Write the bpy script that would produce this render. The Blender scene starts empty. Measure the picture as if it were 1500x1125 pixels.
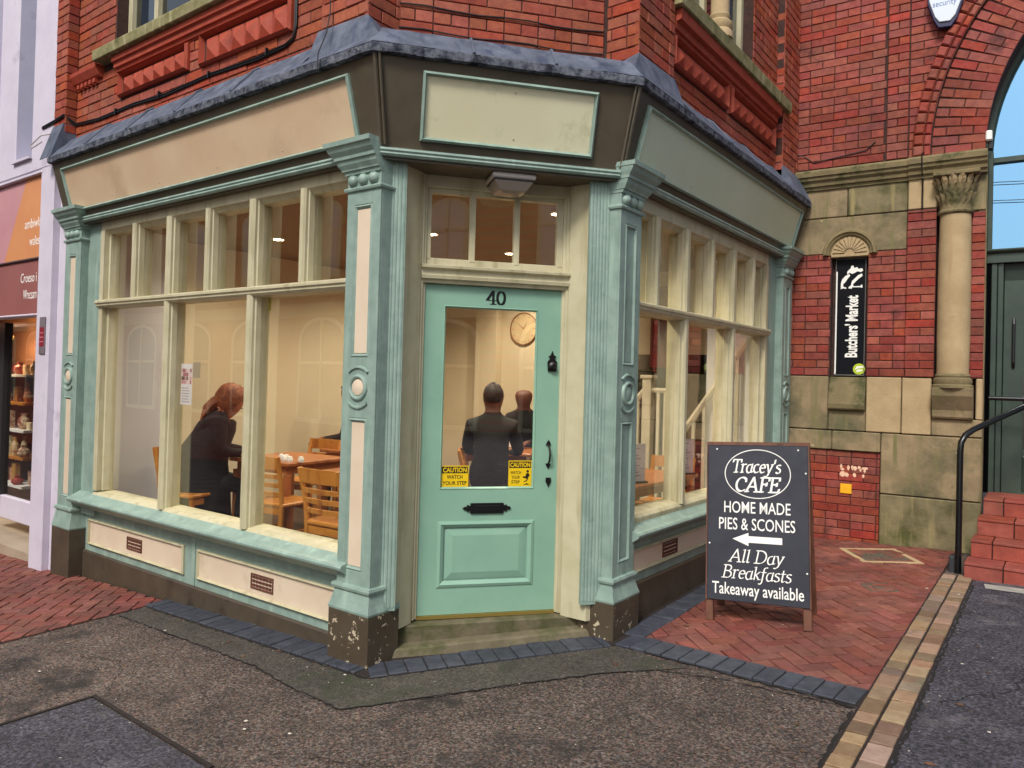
import bpy, bmesh, math, random
from mathutils import Matrix, Vector
random.seed(7)
R_ = math.radians
scene = bpy.context.scene
col = scene.collection
# ------------------------------------------------------------------ camera, sky, sun, exposure
CAMP = Vector((3.193, -2.985, 1.6665))
fwd = Vector((-.5964, .8027, 0)); right = Vector((.8027, .5964, 0)); upv = Vector((0, 0, 1))
PITCH, ROLL, FPX = .0129, .0267, 1096.93
f2 = fwd * math.cos(PITCH) + upv * math.sin(PITCH)
u2 = upv * math.cos(PITCH) - fwd * math.sin(PITCH)
rr = right * math.cos(ROLL) + u2 * math.sin(ROLL)
uu = u2 * math.cos(ROLL) - right * math.sin(ROLL)
cam = bpy.data.cameras.new('camera'); camo = bpy.data.objects.new('camera', cam); col.objects.link(camo)
camo.matrix_world = Matrix(((rr.x, uu.x, -f2.x, CAMP.x), (rr.y, uu.y, -f2.y, CAMP.y), (rr.z, uu.z, -f2.z, CAMP.z), (0, 0, 0, 1)))
cam.sensor_width = 36; cam.lens = FPX / 1500 * 36; cam.shift_y = -19.8 / 1500
cam.clip_start = .05; cam.clip_end = 500
scene.camera = camo
SUN_EL, SUN_AZ = 48, 166          # azimuth measured clockwise from +Y
world = bpy.data.worlds.new('World'); scene.world = world; world.use_nodes = True
wn = world.node_tree.nodes; wl = world.node_tree.links
sky = wn.new('ShaderNodeTexSky'); sky.sky_type = 'NISHITA'; sky.sun_disc = False
sky.sun_elevation = R_(SUN_EL); sky.sun_rotation = R_(SUN_AZ); sky.air_density = 1.0; sky.dust_density = 2.5; sky.ozone_density = 1.0
bg = [n for n in wn if n.type == 'BACKGROUND'][0]; hsv = wn.new('ShaderNodeHueSaturation'); hsv.inputs['Saturation'].default_value = .5
wl.new(sky.outputs[0], hsv.inputs['Color']); wl.new(hsv.outputs[0], bg.inputs[0]); bg.inputs[1].default_value = .088
sl = bpy.data.lights.new('sun', 'SUN'); sl.energy = 1.5; sl.angle = R_(13); sl.color = (1, .95, .87)
so = bpy.data.objects.new('sun', sl); col.objects.link(so)
sd = Vector((math.sin(R_(SUN_AZ)) * math.cos(R_(SUN_EL)), math.cos(R_(SUN_AZ)) * math.cos(R_(SUN_EL)), math.sin(R_(SUN_EL))))
so.rotation_euler = sd.to_track_quat('Z', 'Y').to_euler(); so.location = (0, -6, 14)
scene.view_settings.view_transform = 'Standard'; scene.view_settings.look = 'None'
scene.view_settings.exposure = 1.0; scene.view_settings.gamma = 1

# ------------------------------------------------------------------ helpers
def C(h):
    h = h.lstrip('#'); v = [int(h[i:i + 2], 16) / 255 for i in (0, 2, 4)]
    return tuple((x / 12.92 if x <= .04045 else ((x + .055) / 1.055) ** 2.4) for x in v)
def gz(x, y): return .0428 * x + .0243 * y
MATS = {}
def mat(name, c1, c2=None, rough=.55, scale=6, bump=0, bscale=40, var=0, spots=None, spscale=30, spth=.68, spec=.5, metal=0, detail=4, emit=0, stain=None, stscale=1.2, stth=.55, stsoft=.12, vein=None, blot=None, stones=None):
    """procedural surface: two tones mixed by noise, optional per-piece variation, chips/specks, stains and fine relief"""
    m = bpy.data.materials.new(name); m.use_nodes = True; nt = m.node_tree; N = nt.nodes; Lk = nt.links
    b = N['Principled BSDF']; b.inputs['Roughness'].default_value = rough; b.inputs['Metallic'].default_value = metal
    b.inputs['Specular IOR Level'].default_value = spec
    if isinstance(c1, str): c1 = C(c1)
    c2 = c1 if c2 is None else (C(c2) if isinstance(c2, str) else c2)
    geo = N.new('ShaderNodeNewGeometry')
    def noise(sc, det=4, rg=.6):
        n = N.new('ShaderNodeTexNoise'); n.inputs['Scale'].default_value = sc; n.inputs['Detail'].default_value = det; n.inputs['Roughness'].default_value = rg
        Lk.new(geo.outputs['Position'], n.inputs['Vector']); return n.outputs['Fac']
    def ramp(s, a, bb):
        r = N.new('ShaderNodeMapRange'); r.inputs['From Min'].default_value = a; r.inputs['From Max'].default_value = bb
        Lk.new(s, r.inputs['Value']); return r.outputs[0]
    def mix(f, a, bb, mode='MIX'):
        x = N.new('ShaderNodeMix'); x.data_type = 'RGBA'; x.blend_type = mode
        for s, v in ((x.inputs[0], f), (x.inputs[6], a), (x.inputs[7], bb)):
            if hasattr(v, 'is_linked'): Lk.new(v, s)
            elif isinstance(v, (int, float)): s.default_value = v
            else: s.default_value = (*v[:3], 1)
        return x.outputs[2]
    cur = mix(ramp(noise(scale, detail), .36, .64), c1, c2)
    if stones:
        vo = N.new('ShaderNodeTexVoronoi'); vo.inputs['Scale'].default_value = stones; Lk.new(geo.outputs['Position'], vo.inputs['Vector'])
        sp = N.new('ShaderNodeSeparateColor'); Lk.new(vo.outputs['Color'], sp.inputs[0]); h2 = N.new('ShaderNodeHueSaturation'); Lk.new(cur, h2.inputs['Color'])
        for src, dst, lo, hi in ((sp.outputs[0], 'Value', .45, 1.55), (sp.outputs[1], 'Hue', .47, .53), (sp.outputs[2], 'Saturation', .6, 1.7)):
            r = N.new('ShaderNodeMapRange'); r.inputs['To Min'].default_value = lo; r.inputs['To Max'].default_value = hi; Lk.new(src, r.inputs['Value']); Lk.new(r.outputs[0], h2.inputs[dst])
        cur = h2.outputs[0]
    if var:
        oi = N.new('ShaderNodeObjectInfo'); ad = N.new('ShaderNodeMath'); ad.operation = 'ADD'
        Lk.new(oi.outputs['Random'], ad.inputs[0]); Lk.new(geo.outputs['Random Per Island'], ad.inputs[1])
        wn_ = N.new('ShaderNodeTexWhiteNoise'); wn_.noise_dimensions = '1D'; Lk.new(ad.outputs[0], wn_.inputs['W'])
        sep = N.new('ShaderNodeSeparateColor'); Lk.new(wn_.outputs['Color'], sep.inputs[0])
        hs = N.new('ShaderNodeHueSaturation'); Lk.new(cur, hs.inputs['Color'])
        def rng(s, lo, hi):
            r = N.new('ShaderNodeMapRange'); r.inputs['To Min'].default_value = lo; r.inputs['To Max'].default_value = hi; Lk.new(s, r.inputs['Value']); return r.outputs[0]
        Lk.new(rng(sep.outputs[0], .5 - .02 * var, .5 + .025 * var), hs.inputs['Hue'])
        Lk.new(rng(sep.outputs[1], 1 - .3 * var, 1 + .12 * var), hs.inputs['Saturation'])
        Lk.new(rng(sep.outputs[2], 1 - .62 * var, 1 + .5 * var), hs.inputs['Value'])
        cur = hs.outputs[0]
    if stain:
        cur = mix(ramp(noise(stscale, 6, .65), stth, stth + stsoft), cur, C(stain) if isinstance(stain, str) else stain)
    if blot:
        mr = N.new('ShaderNodeMapRange'); mr.inputs['From Min'].default_value = .3; mr.inputs['From Max'].default_value = .7; mr.inputs['To Min'].default_value = 1 - blot[1]; mr.inputs['To Max'].default_value = 1 + blot[1]
        Lk.new(noise(blot[0], 5, .7), mr.inputs['Value']); hb_ = N.new('ShaderNodeHueSaturation'); Lk.new(cur, hb_.inputs['Color']); Lk.new(mr.outputs[0], hb_.inputs['Value']); cur = hb_.outputs[0]
    if vein:
        v = N.new('ShaderNodeTexNoise'); v.inputs['Scale'].default_value = 14; v.inputs['Detail'].default_value = 5
        mp = N.new('ShaderNodeMapping'); mp.inputs['Scale'].default_value = (1, 1, .12); Lk.new(geo.outputs['Position'], mp.inputs[0]); Lk.new(mp.outputs[0], v.inputs['Vector'])
        cur = mix(ramp(v.outputs['Fac'], .54, .7), cur, C(vein))
    if spots:
        cur = mix(ramp(noise(spscale, 3, .7), spth, spth + .03), cur, C(spots) if isinstance(spots, str) else spots)
    Lk.new(cur, b.inputs['Base Color'])
    if bump:
        bn = N.new('ShaderNodeBump'); bn.inputs['Strength'].default_value = bump; bn.inputs['Distance'].default_value = .01
        Lk.new(noise(bscale, 5, .65), bn.inputs['Height']); Lk.new(bn.outputs[0], b.inputs['Normal'])
        rm = ramp(noise(bscale * .3, 3), .3, .7); r2 = N.new('ShaderNodeMapRange'); r2.inputs['To Min'].default_value = rough - .08; r2.inputs['To Max'].default_value = min(1, rough + .1)
        Lk.new(rm, r2.inputs['Value']); Lk.new(r2.outputs[0], b.inputs['Roughness'])
    if emit:
        Lk.new(cur, b.inputs['Emission Color']); b.inputs['Emission Strength'].default_value = emit
    MATS[name] = m
    return m
def glassmat(name, tint=(1, 1, 1), base=.03, rough=0.0, gloss=(1, 1, 1)):
    m = bpy.data.materials.new(name); m.use_nodes = True; N = m.node_tree.nodes; Lk = m.node_tree.links
    N.remove(N['Principled BSDF']); out = N['Material Output']
    t = N.new('ShaderNodeBsdfTransparent'); t.inputs[0].default_value = (*tint, 1)
    g = N.new('ShaderNodeBsdfGlossy'); g.inputs['Roughness'].default_value = rough; g.inputs[0].default_value = (*gloss, 1)
    geo = N.new('ShaderNodeNewGeometry'); nz = N.new('ShaderNodeTexNoise'); nz.inputs['Scale'].default_value = .9; nz.inputs['Detail'].default_value = 1
    Lk.new(geo.outputs['Position'], nz.inputs['Vector']); bp = N.new('ShaderNodeBump'); bp.inputs['Strength'].default_value = .08; bp.inputs['Distance'].default_value = .02
    Lk.new(nz.outputs['Fac'], bp.inputs['Height']); Lk.new(bp.outputs[0], g.inputs['Normal'])
    dp = N.new('ShaderNodeVectorMath'); dp.operation = 'DOT_PRODUCT'; Lk.new(geo.outputs['Normal'], dp.inputs[0]); Lk.new(geo.outputs['Incoming'], dp.inputs[1])
    def mth(op, a, b):
        n = N.new('ShaderNodeMath'); n.operation = op; n.use_clamp = op == 'ADD'
        for s_, v in zip(n.inputs, (a, b)):
            if isinstance(v, (int, float)): s_.default_value = v
            else: Lk.new(v, s_)
        return n.outputs[0]
    sch = mth('POWER', mth('SUBTRACT', 1.0, mth('ABSOLUTE', dp.outputs['Value'], 0)), 5)
    ad = N.new('ShaderNodeMath'); ad.operation = 'ADD'; ad.use_clamp = True; ad.inputs[1].default_value = base; Lk.new(mth('MULTIPLY', sch, 1 - base), ad.inputs[0])
    mx = N.new('ShaderNodeMixShader'); Lk.new(ad.outputs[0], mx.inputs[0]); Lk.new(t.outputs[0], mx.inputs[1]); Lk.new(g.outputs[0], mx.inputs[2])
    Lk.new(mx.outputs[0], out.inputs[0]); MATS[name] = m; return m

class Frame:                     # facade frame: s along the wall, o outwards, z up
    def __init__(self, ox, oy, dx, dy):
        l = math.hypot(dx, dy); dx /= l; dy /= l
        self.M = Matrix(((dx, -dy, 0, ox), (dy, dx, 0, oy), (0, 0, 1, 0), (0, 0, 0, 1)))
    def P(self, s, o, z): return self.M @ Vector((s, -o, z))
FL = Frame(0, 0, 1, 0)
BX, BY = .938, 1.147
FF = Frame(0, 0, BX, BY)
FR = Frame(BX, 0, 0, 1)
FH = Frame(.93, 4.81, .9983, .058)
FW = Frame(0, 0, 1, 0)
ID = Matrix.Identity(4)

class MB:
    def __init__(self): self.v = []; self.f = []; self.mi = []; self.cur = 0
    def add(self, vs, fs):
        n = len(self.v); self.v += [tuple(p) for p in vs]
        for f in fs: self.f.append([n + i for i in f]); self.mi.append(self.cur)
    def box(self, x0, x1, y0, y1, z0, z1):
        self.add([(x0, y0, z0), (x1, y0, z0), (x1, y1, z0), (x0, y1, z0), (x0, y0, z1), (x1, y0, z1), (x1, y1, z1), (x0, y1, z1)],
                 [(0, 3, 2, 1), (4, 5, 6, 7), (0, 1, 5, 4), (1, 2, 6, 5), (2, 3, 7, 6), (3, 0, 4, 7)]); return self
    def fb(self, s0, s1, o0, o1, z0, z1):
        return self.box(s0, s1, -o1, -o0, z0, z1)
    def hexa(self, p): # 8 points like box order
        self.add(p, [(0, 3, 2, 1), (4, 5, 6, 7), (0, 1, 5, 4), (1, 2, 6, 5), (2, 3, 7, 6), (3, 0, 4, 7)]); return self
    def pillow(self, s0, s1, z0, z1, o0, o1, c):      # wall piece with chamfered face, back left open
        a = [(s0, z0), (s1, z0), (s1, z1), (s0, z1)]; b = [(s0 + c, z0 + c), (s1 - c, z0 + c), (s1 - c, z1 - c), (s0 + c, z1 - c)]
        vs = [(s, -o0, z) for s, z in a] + [(s, -(o1 - c), z) for s, z in a] + [(s, -o1, z) for s, z in b]
        fs = [(i, (i + 1) % 4, 4 + (i + 1) % 4, 4 + i) for i in range(4)] + [(4 + i, 4 + (i + 1) % 4, 8 + (i + 1) % 4, 8 + i) for i in range(4)] + [(8, 9, 10, 11)]
        self.add(vs, fs); return self
    def sweep(self, prof, s0, s1, m0=0, m1=0):         # closed (o,z) profile run along s, mitred ends
        n = len(prof)
        vs = [(s0 + m0 * o, -o, z) for o, z in prof] + [(s1 + m1 * o, -o, z) for o, z in prof]
        fs = [(i, (i + 1) % n, n + (i + 1) % n, n + i) for i in range(n)] + [tuple(range(n))[::-1], tuple(range(n, 2 * n))]
        self.add(vs, fs); return self
    def prism(self, poly, o0, o1):                     # (s,z) polygon extruded in o
        n = len(poly)
        vs = [(s, -o0, z) for s, z in poly] + [(s, -o1, z) for s, z in poly]
        fs = [(i, (i + 1) % n, n + (i + 1) % n, n + i) for i in range(n)] + [tuple(range(n))[::-1], tuple(range(n, 2 * n))]
        self.add(vs, fs); return self
    def zprism(self, poly, z0, z1, zf=None):           # (x,y) polygon extruded up, optionally following the ground
        n = len(poly); g = zf or (lambda x, y: 0)
        vs = [(x, y, z0 + g(x, y)) for x, y in poly] + [(x, y, z1 + g(x, y)) for x, y in poly]
        fs = [(i, (i + 1) % n, n + (i + 1) % n, n + i) for i in range(n)] + [tuple(range(n))[::-1], tuple(range(n, 2 * n))]
        self.add(vs, fs); return self
    def lathe(self, prof, cx=0, cy=0, n=24, a0=0, a1=2 * math.pi, sx=1, sy=1):
        full = abs(a1 - a0 - 2 * math.pi) < 1e-6; k = n if full else n + 1; vs = []
        for r, z in prof:
            for i in range(k):
                a = a0 + (a1 - a0) * i / n; vs.append((cx + r * math.cos(a) * sx, cy + r * math.sin(a) * sy, z))
        fs = []
        for j in range(len(prof) - 1):
            for i in range(n):
                i2 = (i + 1) % k; fs.append((j * k + i, j * k + i2, (j + 1) * k + i2, (j + 1) * k + i))
        if full:
            if prof[0][0] > 1e-5: fs.append(tuple(range(k))[::-1])
            if prof[-1][0] > 1e-5: fs.append(tuple(range((len(prof) - 1) * k, len(prof) * k)))
        self.add(vs, fs); return self
    def ringo(self, cs, cz, prof, n=28, a0=0, a1=2 * math.pi, ssq=1):  # (r,o) profile turned about an outward axis
        full = abs(a1 - a0 - 2 * math.pi) < 1e-6; k = n if full else n + 1; vs = []
        for r, o in prof:
            for i in range(k):
                a = a0 + (a1 - a0) * i / n; vs.append((cs + r * math.cos(a) * ssq, -o, cz + r * math.sin(a)))
        fs = []
        for j in range(len(prof) - 1):
            for i in range(n):
                i2 = (i + 1) % k; fs.append((j * k + i, j * k + i2, (j + 1) * k + i2, (j + 1) * k + i))
        if full and prof[-1][0] > 1e-5: fs.append(tuple(range((len(prof) - 1) * k, len(prof) * k)))
        self.add(vs, fs); return self
    def tube(self, pts, r, n=8, cap=True):
        pts = [Vector(p) for p in pts]; rs = r if isinstance(r, (list, tuple)) else [r] * len(pts); vs = []; prev = None
        for i, p in enumerate(pts):
            t = (pts[min(i + 1, len(pts) - 1)] - pts[max(i - 1, 0)]).normalized()
            a = (prev - t * prev.dot(t)) if prev is not None else (Vector((0, 0, 1)) if abs(t.z) < .9 else Vector((1, 0, 0))).cross(t)
            a.normalize(); prev = a; b = t.cross(a)
            for k in range(n):
                an = 2 * math.pi * k / n; vs.append(p + (a * math.cos(an) + b * math.sin(an)) * rs[i])
        fs = [(j * n + i, j * n + (i + 1) % n, (j + 1) * n + (i + 1) % n, (j + 1) * n + i) for j in range(len(pts) - 1) for i in range(n)]
        if cap: fs += [tuple(range(n))[::-1], tuple(range((len(pts) - 1) * n, len(pts) * n))]
        self.add(vs, fs); return self
    def frame(self, s0, s1, z0, z1, w, o0, o1):        # rectangular frame of four mitred bars
        a = [(s0, z0), (s1, z0), (s1, z1), (s0, z1)]; b = [(s0 + w, z0 + w), (s1 - w, z0 + w), (s1 - w, z1 - w), (s0 + w, z1 - w)]
        h = w * .45
        c = [(s0 + h, z0 + h), (s1 - h, z0 + h), (s1 - h, z1 - h), (s0 + h, z1 - h)]
        om = o1; ol = o0 + (o1 - o0) * .55
        vs = [(s, -o0, z) for s, z in a] + [(s, -ol, z) for s, z in a] + [(s, -om, z) for s, z in c] + [(s, -o0, z) for s, z in b]
        fs = []
        for j in range(3): fs += [(4 * j + i, 4 * j + (i + 1) % 4, 4 * (j + 1) + (i + 1) % 4, 4 * (j + 1) + i) for i in range(4)]
        self.add(vs, fs); return self
    def mesh(self, name, mats, bev=0, smooth=False):
        me = bpy.data.meshes.new(name); me.from_pydata(self.v, [], self.f); me.validate()
        for m in mats: me.materials.append(m)
        if len(mats) > 1:
            me.polygons.foreach_set('material_index', self.mi[:len(me.polygons)])
        bm = bmesh.new(); bm.from_mesh(me); bmesh.ops.recalc_face_normals(bm, faces=bm.faces)
        if bev:
            ed = [e for e in bm.edges if len(e.link_faces) == 2 and e.calc_face_angle(0) > .6]
            bmesh.ops.bevel(bm, geom=ed, offset=bev, segments=1, affect='EDGES', clamp_overlap=True)
        bm.to_mesh(me); bm.free()
        if smooth:
            me.shade_smooth(); me.set_sharp_from_angle(angle=R_(38))
        return me
    def build(self, name, m, parent=None, fr=None, bev=0, smooth=False, **kw):
        mats = m if isinstance(m, (list, tuple)) else [m]
        o = bpy.data.objects.new(name, self.mesh(name, mats, bev, smooth)); col.objects.link(o)
        if fr is not None: o.matrix_basis = fr.M if isinstance(fr, Frame) else fr
        par(o, parent); tag(o, **kw); return o
def par(o, p):
    if p is not None: o.parent = p; o.matrix_parent_inverse = p.matrix_basis.inverted()
def tag(o, label=None, cat=None, group=None, kind=None):
    if label: o['label'] = label
    if cat: o['category'] = cat
    if group: o['group'] = group
    if kind: o['kind'] = kind
    return o
def empty(name, loc, parent=None, **kw):
    o = bpy.data.objects.new(name, None); col.objects.link(o); o.empty_display_size = .1
    o.matrix_basis = loc if isinstance(loc, Matrix) else Matrix.Translation(Vector(loc)); par(o, parent); tag(o, **kw); return o
def place(me, name, M, parent=None, **kw):
    o = bpy.data.objects.new(name, me); col.objects.link(o); o.matrix_basis = M; par(o, parent); tag(o, **kw); return o
def copytree(o, M, parent=None, **kw):
    """copy a thing with its parts and sub-parts, moved by the matrix M"""
    c = o.copy(); col.objects.link(c); c.parent = None; c.matrix_basis = M @ o.matrix_basis; par(c, parent); tag(c, **kw)
    for ch in list(o.children): copytree(ch, M, c)
    return c
def topx(p):
    d = Vector(p) - CAMP; x, y, z = d.dot(rr), d.dot(uu), d.dot(f2)
    if z < .1: return None
    return (750 + FPX * x / z, 542.7 - FPX * y / z)
def score(corners):               # area in pixels of a piece in the photograph's frame, 0 outside it
    q = [topx(c) for c in corners]
    if any(a is None for a in q): return 0
    cx = sum(a[0] for a in q) / len(q); cy = sum(a[1] for a in q) / len(q)
    if not (-15 < cx < 1515 and -15 < cy < 1140): return 0
    return abs(sum(q[i][0] * q[(i + 1) % len(q)][1] - q[(i + 1) % len(q)][0] * q[i][1] for i in range(len(q)))) / 2

class Pieces:
    """collects wall or floor pieces; the largest in view become objects of their own, the rest one joined part"""
    def __init__(self, name, mats, limit=290, rest='brickwork', minpx=70):
        self.name = name; self.mats = mats; self.limit = limit; self.rest = rest; self.items = []; self.cache = {}; self.minpx = minpx
    def wall(self, fr, s0, s1, z0, z1, o1, d, parent, c=.004, mi=0, jit=.003):
        if s1 - s0 < .02 or z1 - z0 < .015: return
        o1 = o1 + random.uniform(-jit, jit)
        q = [fr.P(s0, o1, z0), fr.P(s1, o1, z0), fr.P(s1, o1, z1), fr.P(s0, o1, z1)]
        self.items.append((score(q), fr.M @ Matrix.Translation(((s0 + s1) / 2, -(o1 - d), (z0 + z1) / 2)), round(s1 - s0, 3), round(z1 - z0, 3), d, c, mi, parent))
    def finish(self):
        self.items.sort(key=lambda t: -t[0]); big = self.items[:self.limit]; big = [t for t in big if t[0] > self.minpx]; rest = self.items[len(big):]
        for sc, M, w, h, d, c, mi, p in big:
            k = (w, h, d, c, mi)
            if k not in self.cache: self.cache[k] = MB().pillow(-w / 2, w / 2, -h / 2, h / 2, 0, d, c).mesh(self.name, [self.mats[mi]])
            place(self.cache[k], self.name, M, p)
        gp = {}
        for t in rest: gp.setdefault((t[7].name, t[6]), []).append(t)
        for (pn, mi), ts in gp.items():
            mb = MB()
            for sc, M, w, h, d, c, _, p in ts:
                t = MB().pillow(-w / 2, w / 2, -h / 2, h / 2, 0, d, c); mb.add([M @ Vector(v) for v in t.v], t.f)
            mb.build(self.rest, self.mats[mi], ts[0][7], kind='stuff')

# ------------------------------------------------------------------ lettering
def text(s, size, fr, cs, cz, o, m, name='lettering', parent=None, width=None, bold=0, shear=0, rot=0, depth=.0012, xs=1.0):
    cu = bpy.data.curves.new(name, 'FONT'); cu.body = s; cu.size = size; cu.align_x = 'CENTER'; cu.align_y = 'CENTER'; cu.offset = bold; cu.shear = shear
    cu.extrude = depth; cu.resolution_u = 3
    to = bpy.data.objects.new(name, cu); col.objects.link(to); dg = bpy.context.evaluated_depsgraph_get(); dg.update()
    me = bpy.data.meshes.new_from_object(to.evaluated_get(dg)); bpy.data.objects.remove(to)
    xs_ = [v.co.x for v in me.vertices]; ys_ = [v.co.y for v in me.vertices]; w = max(xs_) - min(xs_); cxm = (max(xs_) + min(xs_)) / 2; cym = (max(ys_) + min(ys_)) / 2
    k = (width / w) if width else xs
    ca, sa = math.cos(rot), math.sin(rot)
    for v in me.vertices:
        x = (v.co.x - cxm) * k; y = v.co.y - cym; v.co = (cs + x * ca - y * sa, -(o + v.co.z + depth), cz + x * sa + y * ca)
    me.materials.clear(); me.materials.append(m); me.name = name
    return place(me, name, fr.M if isinstance(fr, Frame) else fr, parent)
def arc(cx, cy, rx, ry, a0, a1, n=12): return [(cx + rx * math.cos(R_(a0 + (a1 - a0) * i / n)), cy + ry * math.sin(R_(a0 + (a1 - a0) * i / n))) for i in range(n + 1)]
GL = {  # pen strokes of a serif face: advance, strokes (x-height .46, capitals .7)
 'T': (.62, [[(.31, .68), (.31, .02)], [(.04, .68), (.58, .68)], [(.04, .68), (.03, .55)], [(.58, .68), (.59, .55)], [(.2, .01), (.42, .01)]]),
 'C': (.66, [arc(.37, .34, .3, .33, 50, 310, 18), [(.57, .6), (.59, .47)]]),
 'A': (.7, [[(.02, .01), (.34, .68)], [(.34, .69), (.6, .01)], [(.13, .24), (.5, .24)], [(-.04, .01), (.13, .01)], [(.48, .01), (.7, .01)]]),
 'F': (.56, [[(.14, .68), (.14, .02)], [(.04, .68), (.52, .68)], [(.52, .68), (.53, .54)], [(.14, .37), (.4, .37)], [(.4, .44), (.4, .3)], [(.04, .01), (.26, .01)]]),
 'E': (.6, [[(.14, .68), (.14, .02)], [(.04, .68), (.53, .68)], [(.53, .68), (.54, .55)], [(.14, .37), (.41, .37)], [(.41, .44), (.41, .3)], [(.04, .01), (.54, .01)], [(.54, .01), (.57, .16)]]),
 'D': (.74, [[(.14, .68), (.14, .02)], [(.03, .68), (.3, .68)] + arc(.3, .345, .36, .335, 90, -90, 14) + [(.03, .01)]]),
 'B': (.64, [[(.14, .68), (.14, .02)], [(.03, .68), (.32, .68)] + arc(.32, .53, .18, .15, 90, -90, 8) + [(.14, .38)], [(.14, .37), (.34, .37)] + arc(.34, .19, .22, .18, 90, -90, 10) + [(.03, .01)]]),
 'r': (.36, [[(.0, .42), (.1, .46), (.1, .01)], arc(.25, .28, .15, .17, 175, 60, 8), [(.02, .01), (.18, .01)]]),
 'a': (.47, [arc(.21, .21, .17, .22, 70, 310, 14), [(.38, .46), (.36, .08), (.4, .02), (.46, .06)], [(.38, .1), (.3, .03), (.2, .0)]]),
 'c': (.41, [arc(.24, .23, .19, .22, 60, 310, 14)]),
 'e': (.43, [[(.06, .25), (.38, .27)] + arc(.23, .23, .17, .22, 20, 310, 16)]),
 'y': (.47, [[(.02, .45), (.1, .45), (.24, .05)], [(.44, .45), (.2, -.12), (.08, -.2), (.0, -.17)], [(.36, .45), (.46, .45)]]),
 's': (.37, [arc(.19, .34, .13, .1, 40, 200, 8) + arc(.18, .12, .14, .12, 70, -150, 10)]),
 "'": (.2, [[(.1, .7), (.08, .5)]]),
 'l': (.25, [[(.02, .66), (.11, .69), (.11, .03), (.16, .0), (.22, .05)]]),
 'k': (.46, [[(.02, .66), (.1, .69), (.1, .01)], [(.1, .2), (.36, .44)], [(.18, .26), (.36, .03), (.45, .04)]]),
 'f': (.32, [arc(.25, .57, .12, .12, 60, 180, 8) + [(.12, -.12), (.06, -.2), (-.04, -.18)], [(.02, .43), (.28, .43)]]),
 't': (.31, [[(.12, .6), (.12, .06), (.17, .0), (.27, .06)], [(.02, .43), (.27, .43)]]),
 '4': (.52, [[(.34, .66), (.03, .2), (.5, .2)], [(.36, .68), (.36, .02)], [(.25, .01), (.47, .01)]]),
 '0': (.52, [arc(.26, .34, .2, .33, 90, 450, 24)]),
 ' ': (.26, [])}
def hull(p):
    p = sorted(set(p)); 
    def half(q):
        h = []
        for a in q:
            while len(h) > 1 and (h[-1][0] - h[-2][0]) * (a[1] - h[-2][1]) - (h[-1][1] - h[-2][1]) * (a[0] - h[-2][0]) <= 0: h.pop()
            h.append(a)
        return h[:-1]
    return half(p) + half(p[::-1])
def pen_text(s, height, fr, cs, cz, o, m, name, parent, width=None, slant=.2, pw=.1, pt=.032, ang=18):
    ca, sa = math.cos(R_(ang)), math.sin(R_(ang)); nib = [(ca * a * pw / 2 - sa * b * pt / 2, sa * a * pw / 2 + ca * b * pt / 2) for a in (-1, 1) for b in (-1, 1)]
    polys = []; x = 0
    for ch in s:
        adv, st = GL[ch]
        for l in st:
            for a, b in zip(l, l[1:]):
                pts = [(x + q[0] + n[0] + slant * (q[1] + n[1]), q[1] + n[1]) for q in (a, b) for n in nib]; polys.append(hull(pts))
        x += adv
    k = height / .7; kx = (width / (x)) if width else k; mb = MB(); i = 0
    for p in polys:
        i += 1; oo = o + .0004 + .00001 * i
        mb.add([(cs + (px - x / 2 - slant * .35) * kx, -oo, cz + (pz - .34) * k) for px, pz in p], [tuple(range(len(p)))])
    return mb.build(name, m, parent, fr)
# ------------------------------------------------------------------ materials
m_mint = mat('mint_paint', '#7b9187', '#899e94', rough=.45, scale=9, bump=.25, bscale=30, vein='#93aa9d', spots='#c9d2c6', spscale=38, spth=.725, stain='#6d8578', stscale=6, stth=.63, blot=(5, .08))
m_mintd = mat('mint_door_paint', '#7ba28e', '#85ab96', rough=.4, scale=2.5, bump=.06, bscale=22)
m_cream = mat('cream_paint', '#b3ac8c', '#beb799', rough=.45, scale=7, bump=.1, bscale=24, vein='#a29a7a')
m_pink = mat('blush_cream_paint', '#cdb9a2', '#d3c2ab', rough=.5, scale=3, bump=.08, bscale=20, stain='#b9a78d', stscale=2, stth=.6)
m_signL = mat('sign_board_tan', '#c6a98a', '#cdb596', rough=.5, scale=1.5, bump=.05, bscale=15, stain='#bda284', stscale=1.4, stth=.55, spots='#dfc9b0', spscale=9, spth=.78)
m_signF = mat('sign_board_ivory', '#d0cba8', '#d6d2b2', rough=.5, scale=2, bump=.05, bscale=15, stain='#bfbb98', stscale=4, stth=.58, spots='#aca789', spscale=22, spth=.77)
m_signR = mat('sign_board_sage', '#bfc9ad', '#c6cfb6', rough=.45, scale=1.3, bump=.05, bscale=15, stain='#c2be9c', stscale=1.6, stth=.58)
m_fascia = mat('brown_fascia_paint', '#4c4436', '#544c3d', rough=.42, scale=3, bump=.08, bscale=20, stain='#463f31', stscale=3, stth=.6)
m_plinth = mat('dark_plinth_paint', '#453b2f', '#4d4336', rough=.5, scale=6, bump=.15, bscale=25, stain='#372f26', stscale=4, stth=.55)
m_plinthchip = mat('chipped_plinth_paint', '#453b2d', '#4c4335', rough=.5, scale=6, bump=.2, bscale=25, spots='#b9ab92', spscale=17, spth=.605)
m_lead = mat('weathered_lead', '#4b515f', '#646a79', rough=.7, scale=7, bump=.35, bscale=14, vein='#3f475c', stain='#343b4e', stscale=5, stth=.6, spec=.2, blot=(9, .18))
m_leadedge = mat('lichened_lead_edge', '#383c47', '#6a6e78', rough=.85, scale=22, bump=.7, bscale=45, stain='#20232b', stscale=12, stth=.52, spec=.2, spots='#a9aaa6', spscale=40, spth=.68)
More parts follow.
